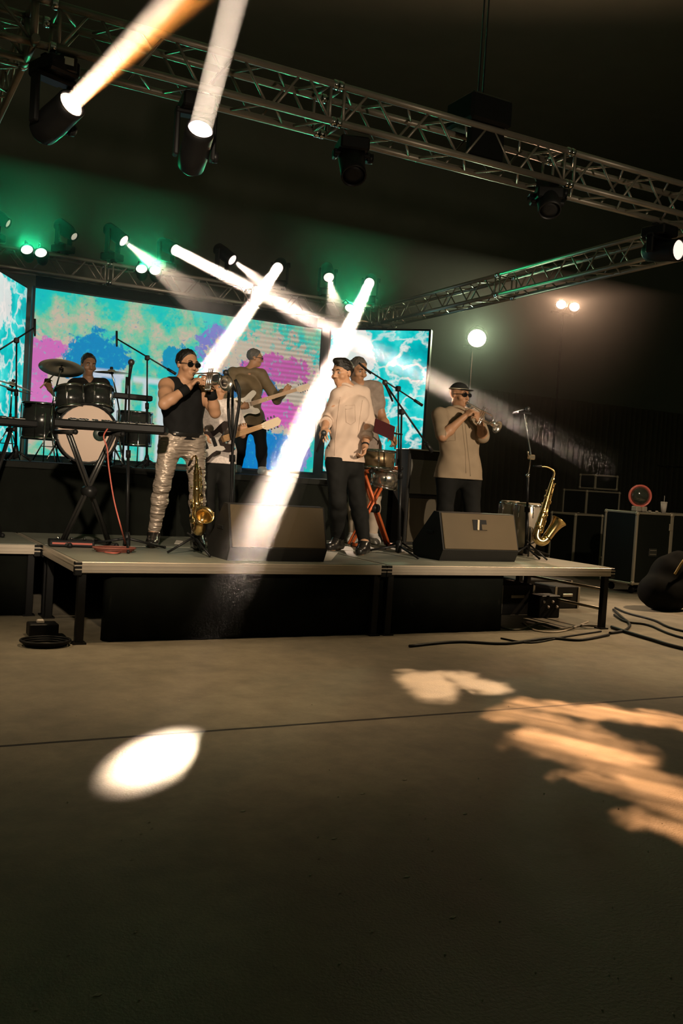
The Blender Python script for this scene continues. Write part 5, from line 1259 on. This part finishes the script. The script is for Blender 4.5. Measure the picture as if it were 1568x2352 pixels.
# red cable from the keyboard to the deck, cable heap and pedals
cab_red = mat('red_cable', (.45, .10, .07), .5)
def floor_cable(pts, z, r, m, label, n=6, wig=.0):
    P = [V((*atz(x, y, z+r).xy, z+r)) for x, y in pts]; o = MB().tube(bez(P, n), r, 6).build('cable', m); return tag(o, label, 'cable')
cz = [at(247, 985, 6.86), at(238, 1003, 6.82), at(246, 1030, 6.80), at(250, 1075, 6.80), at(262, 1150, 6.78), at(280, 1220, 6.75)]
e1 = atz(288, 1256, ST+.012); e2 = atz(270, 1270, ST+.012); e3 = atz(240, 1268, ST+.012)
tag(MB().tube(bez(cz+[e1, e2, e3], 6), .0055, 8).build('cable', cab_red), 'pinkish red cable hanging from the front keyboard to the deck', 'cable')
mb = MB(); c = atz(262, 1268, ST); 
for k in range(3): mb.tube([(c.x+(.10+.012*k)*math.cos(a)*1.3, c.y+(.08+.01*k)*math.sin(a), ST+.009+.012*k) for a in [2*math.pi*i/24 for i in range(24)]], .007, 6, True)
tag(mb.build('cable', mat('brown_cable', (.20, .06, .04), .6)), 'reddish cable coiled on the deck beside the tripod base', 'cable')
q = atz(165, 1257, ST); t = thing('effects_pedal', 'dark pedal board with a red stripe on the left deck corner', 'pedal', (q.x, q.y, ST), -.1)
MB().box((0, .06, .03), (.34, .16, .05), None, .006).build('case', black_plastic, t); MB().box((0, -.022, .03), (.30, .006, .014)).build('stripe', cab_red, t)
for k in range(3): MB().lathe([(0, .02), (.012, .02), (.014, 0), (0, 0)], (-.1+.1*k, .05, .055), (0, 0, 1), 10).build('foot_switch', chrome, t)
# ---- wedge monitors
wedge_body = mat('wedge_body', (.016, .015, .013), .6, noise=.2, bump=.15, bscale=200, spec=.25)
def wedge(label, x, y, w, rz, panel_m, handle=False, group='floor wedges'):
    t = thing('stage_monitor', label, 'floor monitor', (x, y, ST), rz, group)
    sec = [(.05, 0), (0, .10), (.10, .425), (.18, .43), (.50, .12), (.47, 0)]
    MB().poly([V((-w/2, a, b)) for a, b in sec], (1, 0, 0), w).build('cabinet', wedge_body, t)
    n = V((0, -.325, .10)).normalized(); upv = V((0, .10, .325)).normalized(); c = V((0, .05, .2625)); M = Matrix(((1, 0, 0), (0, -n.y, upv.y), (0, -n.z, upv.z)))
    pn = MB().box(c+n*.006, (w-.03, .012, .325), M, .004).build('rear_panel', panel_m, t)
    if handle:
        MB().box(c+n*.014+upv*.06, (.15, .006, .095), M).build('recess', black_plastic, t, 'black recessed plate')
        MB().box(c+n*.018+upv*.06+V((-.018, 0, 0)), (.020, .004, .094), M @ Matrix.Rotation(.18, 3, 'Y')).build('pale_stripe', mat('pale_stripe', (.45, .38, .26), .6), t)
        MB().box(c+n*.018+upv*.04+V((.045, 0, 0)), (.058, .004, .05), M).build('plate', panel_m, t)
    g = V((0, .31, .32)).normalized(); gc = V((0, .34, .275)); u2 = V((0, .32, -.31)).normalized(); M2 = Matrix(((1, 0, 0), (0, g.y, u2.y), (0, g.z, u2.z)))
    MB().box(gc+g*.006, (w-.05, .012, .40), M2).build('speaker_grille', black_metal, t)
    for s in (-1, 1): MB().box((s*(w/2+.004), .22, .24), (.01, .12, .03), None, .004).build('side_handle', black_plastic, t)
    return t
pan = mat('wedge_panel', (.085, .062, .034), .6, spec=.25, noise=.18, nscale=4, bump=.1, bscale=250)
pL, pR = atz(528, 1290, ST), atz(742, 1290, ST); wedge('wide wedge monitor at centre stage half crossed by the white beam', (pL.x+pR.x)/2+.0, (pL.y+pR.y)/2-.02, (pR-pL).length*.98, 0, pan)
pL, pR = atz(1020, 1290, ST), atz(1178, 1290, ST); wedge('wedge monitor with a black recessed plate at the right of the stage', (pL.x+pR.x)/2, (pL.y+pR.y)/2-.02, (pR-pL).length*1.0, 0, pan, True)
# set list sheets
def sheet(label, pts, m):
    P = [V((*atz(x, y, ST+.001).xy, ST+.001)) for x, y in pts]; tag(MB().poly(P, (0, 0, 1), .002).build('paper_sheet', m), label, 'paper', 'paper sheets on the deck')
paper = mat('paper', (.75, .68, .60), .8)
sheet('white paper sheet on the deck edge left of the singer', ((738, 1266), (776, 1269), (760, 1288), (722, 1290)), paper)
sheet('small white paper on the deck behind the silver trousers', ((405, 1241), (420, 1243), (418, 1250), (400, 1249)), paper)
# ---- timbales on the orange stand
orange = mat('orange_metal', (.62, .13, .035), .4, .2)
Yo = 8.0
tA = at(868, 1054, 8.02)
xstand('bright orange crossed stand behind the singer', ((at(836, 1082, 8.0), atz(893, 1256, ST)), (at(905, 1075, 8.0), atz(812, 1256, ST))), .02, orange, .019, 'drum_stand')
shell_b = mat('timbale_bronze', (.32, .22, .12), .35, .7); shell_s = mat('timbale_steel', (.62, .56, .48), .22, .95)
drum('bronze drum on the orange stand behind the singer', tA, .165, .165, (0, -.05, 1), 'timbale_drum', head_beige, head_beige, shell_b, 6, group='hand drums')
drum('steel drum hung below the bronze drum on the orange stand', at(884, 1098, 8.12), .14, .17, (.1, -.15, 1), 'timbale_drum', head_beige, head_beige, shell_s, 6, group='hand drums')
# cabinet at the right end of the riser
qa, qb = at(926, 1240, 8.42), at(1012, 1240, 8.42); tz = at(965, 1034, 8.42).z; w = qb.x-qa.x
t = thing('amplifier_cabinet', 'tall black cabinet with a grey upper panel left of the second trumpeter', 'cabinet', ((qa.x+qb.x)/2, 8.42, ST))
H = tz-ST; MB().box((0, .14, H/2), (w, .28, H), None, .01).build('case', wedge_body, t); MB().box((0, -.006, H*.72), (w-.06, .012, H*.36), None, .003).build('upper_panel', mat('grey_panel', (.10, .095, .08), .5, noise=.2), t)
MB().box((0, -.006, H*.26), (w-.06, .012, H*.46), None, .003).build('lower_panel', mat('flare_tint_panel', (.055, .042, .022), .6, noise=.2), t); MB().box((0, .14, H+.004), (w+.01, .29, .012), None, .003).build('edge_trim', aluminium, t)  # brown of the lower panel stands in for orange flare on the front
# ---- small congas
def conga(label, px, py_top, py_bot, Y, r, m):
    c = at(px, py_top, Y); z0 = ST; H = c.z-z0; t = thing('conga_drum', label, 'hand drum', (c.x, c.y, z0), 0, 'hand drums')
    MB().lathe([(0, .0), (r*.62, 0), (r*.72, H*.1), (r*1.0, H*.45), (r*1.14, H*.70), (r*1.08, H*.88), (r, H*.97)], (0, 0, 0), (0, 0, 1), 28).build('shell', m, t)
    MB().lathe([(r, H*.93), (r*1.10, H*.93), (r*1.10, H*.965), (r*.98, H*.965)], (0, 0, 0), (0, 0, 1), 28).build('rim', chrome, t); MB().lathe([(0, H), (r*.9, H), (r*1.0, H*.98), (r*1.02, H*.95)], (0, 0, 0), (0, 0, 1), 28).build('drum_head', mat('conga_head', (.36, .29, .20), .7), t)
    for k in range(6):
        a = k*math.pi/3+.2; MB().tube([(r*1.13*math.cos(a), r*1.13*math.sin(a), H*.94), (r*1.18*math.cos(a), r*1.18*math.sin(a), H*.72)], .005, 6).build('tuning_rod', chrome, t)
conga_m = mat('conga_shell', (.55, .46, .36), .25, .4, noise=.1)
conga('small conga drum behind the right wedge monitor', 1172, 1150, 1255, 7.75, .10, conga_m)
conga('larger conga drum beside the leaning saxophone', 1214, 1155, 1260, 7.45, .125, conga_m)
# ---- flight cases at the right
ply = mat('case_laminate', (.012, .014, .011), .45, noise=.2, spec=.3); casealu = mat('case_edging', (.50, .44, .34), .4, .35)
def flight_case(label, x0, x1, y0, y1, z0, z1, casters=True, latch=True, group='flight cases', logo=False):
    t = thing('flight_case', label, 'flight case', ((x0+x1)/2, (y0+y1)/2, z0), 0, group); w, d, H = x1-x0, y1-y0, z1-z0; b = .115 if casters else 0
    MB().box((0, 0, b+(H-b)/2), (w-.012, d-.012, H-b-.012)).build('panels', ply, t)
    e = .026
    for sx in (-1, 1):
        for sy in (-1, 1):
            MB().box((sx*(w-e)/2, sy*(d-e)/2, b+(H-b)/2), (e+.006, e+.006, H-b), None, .003).build('edge_post', casealu, t)
            for zz in (b+.02, H-.02): MB().ball((sx*(w/2-.012), sy*(d/2-.012), zz), .030, 10).build('corner_ball', casealu, t)
            if casters:
                c = MB().box((sx*(w/2-.1), sy*(d/2-.1), b-.012), (.08, .07, .02)).lathe([(0, -.016), (.045, -.016), (.045, .016), (0, .016)], (sx*(w/2-.1), sy*(d/2-.1), .046), (1, 0, 0), 14).build('caster', black_plastic, t)
    for zz in (b+.012, H-.012):
        for sy in (-1, 1): MB().box((0, sy*(d-e)/2, zz), (w-.05, e+.004, e), None, .003).build('edge_rail', casealu, t)
        for sx in (-1, 1): MB().box((sx*(w-e)/2, 0, zz), (e+.004, d-.05, e), None, .003).build('edge_rail', casealu, t)
    if latch:
        MB().box((w/2-.02, -d/2-.004, H*.83), (.07, .012, .09), None, .004).build('latch', casealu, t); MB().box((0, -d/2-.004, b+(H-b)*.45), (.14, .008, .10), None, .004).build('butterfly_plate', mat('label_dark', (.045, .045, .038), .5), t)
        for k in range(2): MB().box((0, -d/2-.0095, b+(H-b)*.45+.028-.05*k), (.11, .003, .007)).build('handle_bar', casealu, t)
    return t
c0 = atz(1451, 1347, .10); cx0, cy0 = c0.x, c0.y; ztop = at(1461, 1176, cy0).z
c1 = at(1545, 1182, cy0); yb = cy0; 
for yy in [cy0+.02*k for k in range(100)]:
    v = V((cx0, yy, 1.1))-CP
    if 784+FPX*v.dot(CR)/v.dot(CF) < 1392: yb = yy; break
flight_case('big black flight case carrying the round lamp and the paper cup', cx0, c1.x, cy0, yb, .005, ztop)
flight_case('flight case cut by the right picture edge', c1.x+.06, c1.x+.9, cy0+.06, yb, .005, ztop)
def px_case(label, xa, xb, ytop, Y, dep, z0=.005, zt=None, casters=True):
    a, b = at(xa, ytop, Y), at(xb, ytop, Y); return flight_case(label, a.x, b.x, Y, Y+dep, z0, a.z, casters, False)
t1 = px_case('low dark rack case between the leaning saxophone and the big flight case', 1322, 1386, 1180, 10.6, .55)
zt = at(1350, 1122, 12.0).z; t2 = px_case('dark equipment case behind the rack case', 1348, 1425, 1126, 12.2, .6)
a, b = at(1372, 1100, 12.25), at(1424, 1100, 12.25); flight_case('small case on top of the dark equipment case', a.x, b.x, 12.3, 12.7, at(1400, 1126, 12.2).z+.002, at(1400, 1092, 12.3).z, False, False)
mb = MB(); q = at(1430, 1118, 12.4)
# round lamp with the red rim
lc = at(1470, 1139, cy0+.28); r_ = .138; t = thing('round_lamp', 'round glossy lamp with a red rim on the big flight case', 'lamp', (lc.x, lc.y, ztop))
o = lc-V(t.location); dn = V((-.62, -1, .05)).normalized()
MB().lathe([(r_*.90, .0), (r_*1.0, .018), (r_*1.06, .008), (r_*1.06, -.03), (r_*.9, -.04), (r_*.9, 0)], o, dn, 32).build('rim', mat('red_rim', (.6, .10, .06), .25, emit=(1, .22, .13), es=.12), t)  # red of the rim lifted by a little emission
MB().lathe([(0, .05), (r_*.35, .046), (r_*.65, .032), (r_*.9, .0), (r_*.9, -.02), (0, -.02)], o, dn, 32).build('glossy_dome', mat('dome', (.06, .065, .05), .05, coat=1), t)
MB().lathe([(r_*.85, -.04), (r_*.6, -.10), (0, -.11)], o, dn, 24).build('back_shell', black_plastic, t)
hz2 = o.z-r_*.98
for s in (-1, 1): MB().box((s*.055, 0, hz2/2), (.085, .10, max(hz2, .03)), None, .01).build('foot', mat('cream_plastic', (.62, .54, .44), .5), t)
# paper cup
cc = at(1523, 1175, cy0+.12); t = thing('paper_cup', 'white paper cup with a straw on the big flight case', 'cup', (cc.x, cc.y, ztop))
MB().lathe([(0, 0), (.030, 0), (.042, .135), (.0, .135)], (0, 0, 0), (0, 0, 1), 24).build('cup', mat('cup_white', (.78, .70, .64), .6), t); MB().lathe([(.044, .133), (.045, .142), (.038, .148), (0, .148)], (0, 0, 0), (0, 0, 1), 24).build('lid', mat('lid_white', (.8, .74, .68), .3), t); MB().tube([(0, 0, .14), (.006, .004, .225)], .0035, 8).build('straw', mat('straw', (.7, .65, .58), .4), t)
for px_, lb in ((1492, 'small crumpled cream scrap beside the round lamp'), (1508, 'small crumpled cream scrap close to the paper cup')):
    q = at(px_, 1172, cy0+.14); o = MB().ball((0, 0, .014), .024, 10, (1.1, .8, .6)).build('paper_scrap', mat('cream_plastic', (.62, .54, .44), .5)); o.location = (q.x, q.y, ztop); o.rotation_euler = (0, 0, px_); tag(o, lb, 'paper scrap')
# thin stand with two clip microphones behind the cases
q = at(1532, 1072, 11.4); mic_stand('thin stand with a crossbar behind the paper cup', q, 0.0, q, (at(1564, 1073, 11.4), at(1516, 1070, 11.4)), (-1, -.2, .1), True, .3)
# black bag at the right edge
q = atz(1532, 1408, 0); t = thing('equipment_bag', 'bulging black bag on the floor at the right picture edge', 'bag', (q.x+.19, q.y+.22, 0))
F = Field((-.55, -.4, 0), (.6, .45, .75), .012); I3 = np.eye(3)
F.ell((0, 0, .20), (.36, .24, .22), I3, .05); F.ell((.10, .02, .42), (.25, .19, .20), I3, .08); F.ell((.16, 0, .56), (.13, .11, .10), I3, .06); F.ripple(.014, 16, 2); F.plane((0, 0, .003), (0, 0, -1))
F.mesh('sack', mat('bag_cloth', (.005, .005, .0045), .8, noise=.3, spec=.06), t, (0, 0, 0)); MB().tube(bez([(-.1, -.2, .42), (-.02, -.24, .58), (.12, -.22, .62), (.24, -.2, .48)], 5), .014, 8).build('strap', mat('ochre_strap', (.30, .19, .04), .6), t)
# ---- cables and clutter on the floor
def fl(pts, label, r=.011, m=black_plastic): floor_cable(pts, 0.0, r, m, label)
fl([(1412, 1396), (1440, 1408), (1500, 1424), (1580, 1452), (1900, 1500)], 'black cable running off right from the stage leg, the farthest one')
fl([(1410, 1412), (1438, 1428), (1490, 1436), (1580, 1468), (1900, 1530)], 'black cable running off right from the stage leg, the middle one')
fl([(1404, 1440), (1440, 1452), (1500, 1470), (1580, 1492), (1900, 1560)], 'thick black cable running off right from the stage leg, the nearest one', .016)
fl([(1408, 1400), (1428, 1418), (1446, 1434), (1434, 1448), (1400, 1454)], 'black cable looping round the foot of the right stage leg', .013)
fl([(940, 1484), (1050, 1474), (1160, 1478), (1260, 1466), (1330, 1470), (1398, 1458)], 'black cable lying along the foot of the stage skirt', .012)
fl([(1150, 1466), (1220, 1476), (1300, 1462), (1380, 1450)], 'thin black cable under the right stage edge', .008)
mb = MB(); c = atz(104, 1482, 0)
for k in range(3): mb.tube([(c.x+(.11+.015*k)*math.cos(a)*1.15, c.y+(.11+.012*k)*math.sin(a), .010+.012*k) for a in [2*math.pi*i/24 for i in range(24)]], .009, 6, True)
tag(mb.build('cable', black_plastic), 'black cable coiled on the floor by the left stage leg', 'cable')
q = atz(104, 1466, 0); t = thing('power_box', 'small black power box behind the coiled cable at the left', 'power box', (q.x, q.y+.12, 0))
MB().box((0, 0, .045), (.20, .14, .09), None, .008).build('case', black_plastic, t); MB().box((-.02, -.02, .102), (.05, .04, .03), None, .008).build('plug', mat('plug_white', (.7, .62, .55), .5), t)
q = atz(8, 1412, 0); t = thing('mains_plug', 'white plug board standing by the side deck at the left edge', 'plug board', (q.x, q.y, 0)); MB().box((0, .0, .10), (.035, .03, .20), None, .006).build('board', mat('plug_white', (.7, .62, .55), .5), t)
for z in (.05, .10, .15): MB().box((0, -.016, z), (.02, .004, .02)).build('socket', black_plastic, t)
# boxes under the right deck
def box_under(label, px_, py_, w, d, h, Y=None, m=None, strip=True):
    q = atz(px_, py_, 0); t = thing('equipment_crate', label, 'crate', (q.x, q.y, 0), 0, 'crates under the stage'); MB().box((0, d/2, h/2), (w, d, h), None, .01).build('case', m or wedge_body, t)
    for s in (-1, 1): MB().box((s*(w/2-.012), -.003, h/2), (.024, .008, h-.02)).build('corner_strip', casealu, t)
    MB().box((0, -.006, h*.6), (w*.4, .012, .03), None, .004).build('handle', casealu, t)
box_under('dark crate under the right deck nearest the skirt', 1185, 1412, .42, .4, .30)
box_under('dark crate under the right deck near the outer leg', 1300, 1398, .34, .35, .24)
box_under('long dark crate far back under the right deck', 1250, 1375, .8, .4, .22)
q = atz(1262, 1420, 0); t = thing('stage_box', 'small connector box with white plugs under the right deck', 'connector box', (q.x, q.y, 0)); MB().box((0, .1, .11), (.26, .18, .22), None, .008).build('case', black_plastic, t)
for k in range(4): MB().lathe([(0, .012), (.013, .012), (.013, 0), (0, 0)], (-.08+.055*k, .01, .16-.05*(k % 2)), (0, -1, 0), 10).build('plug', mat('plug_white', (.7, .62, .55), .5), t)
fl([(1150, 1440), (1190, 1446), (1240, 1432), (1290, 1444), (1340, 1436), (1385, 1440)], 'grey cable tangled under the right deck', .010, mat('grey_cable', (.25, .22, .18), .5))
fl([(1200, 1430), (1230, 1448), (1290, 1450), (1350, 1428)], 'pale cable crossing under the right deck', .008, mat('pale_cable', (.45, .38, .30), .5))
# cross brace between the right legs of the decks
for k, z in enumerate((.18, .36)):
    o = MB().tube([(6.2, D0+.09, z), (6.2, D1-.09, z)], .014, 8).build('leg_brace', mat('brace_steel', (.30, .26, .20), .4, .7)); tag(o, ('lower' if k == 0 else 'upper')+' steel bar bracing the right stage legs', 'brace', 'leg braces')
# dust and scraps on the open floor
rnd = random.Random(11); mb = MB()
for k in range(90):
    x, y = rnd.uniform(20, 1550), rnd.uniform(1600, 2330); q = atz(x, y, .003); s = rnd.uniform(.002, .005)
    mb.add([(q.x-s, q.y, .0015), (q.x, q.y-s*.8, .0015), (q.x+s*1.3, q.y+s*.3, .0015), (q.x, q.y+s, .0015), (q.x, q.y, .0015+s)], [(0, 1, 4), (1, 2, 4), (2, 3, 4), (3, 0, 4), (0, 3, 2, 1)])
for x, y in ((558, 1862), (833, 1822), (930, 1790), (767, 1925), (935, 2012), (1040, 2105), (1068, 1868), (225, 2283)):
    q = atz(x, y, .003); s = .007; mb.add([(q.x-s*2, q.y, .0015), (q.x, q.y-s*.8, .0015), (q.x+s*2, q.y+s*.3, .0015), (q.x, q.y+s, .0015), (q.x, q.y, .003+s*.3)], [(0, 1, 4), (1, 2, 4), (2, 3, 4), (3, 0, 4), (0, 3, 2, 1)])
tag(mb.build('debris', mat('scrap_grey', (.55, .48, .38), .7)), 'tiny pale scraps scattered over the concrete', None, None, 'stuff')
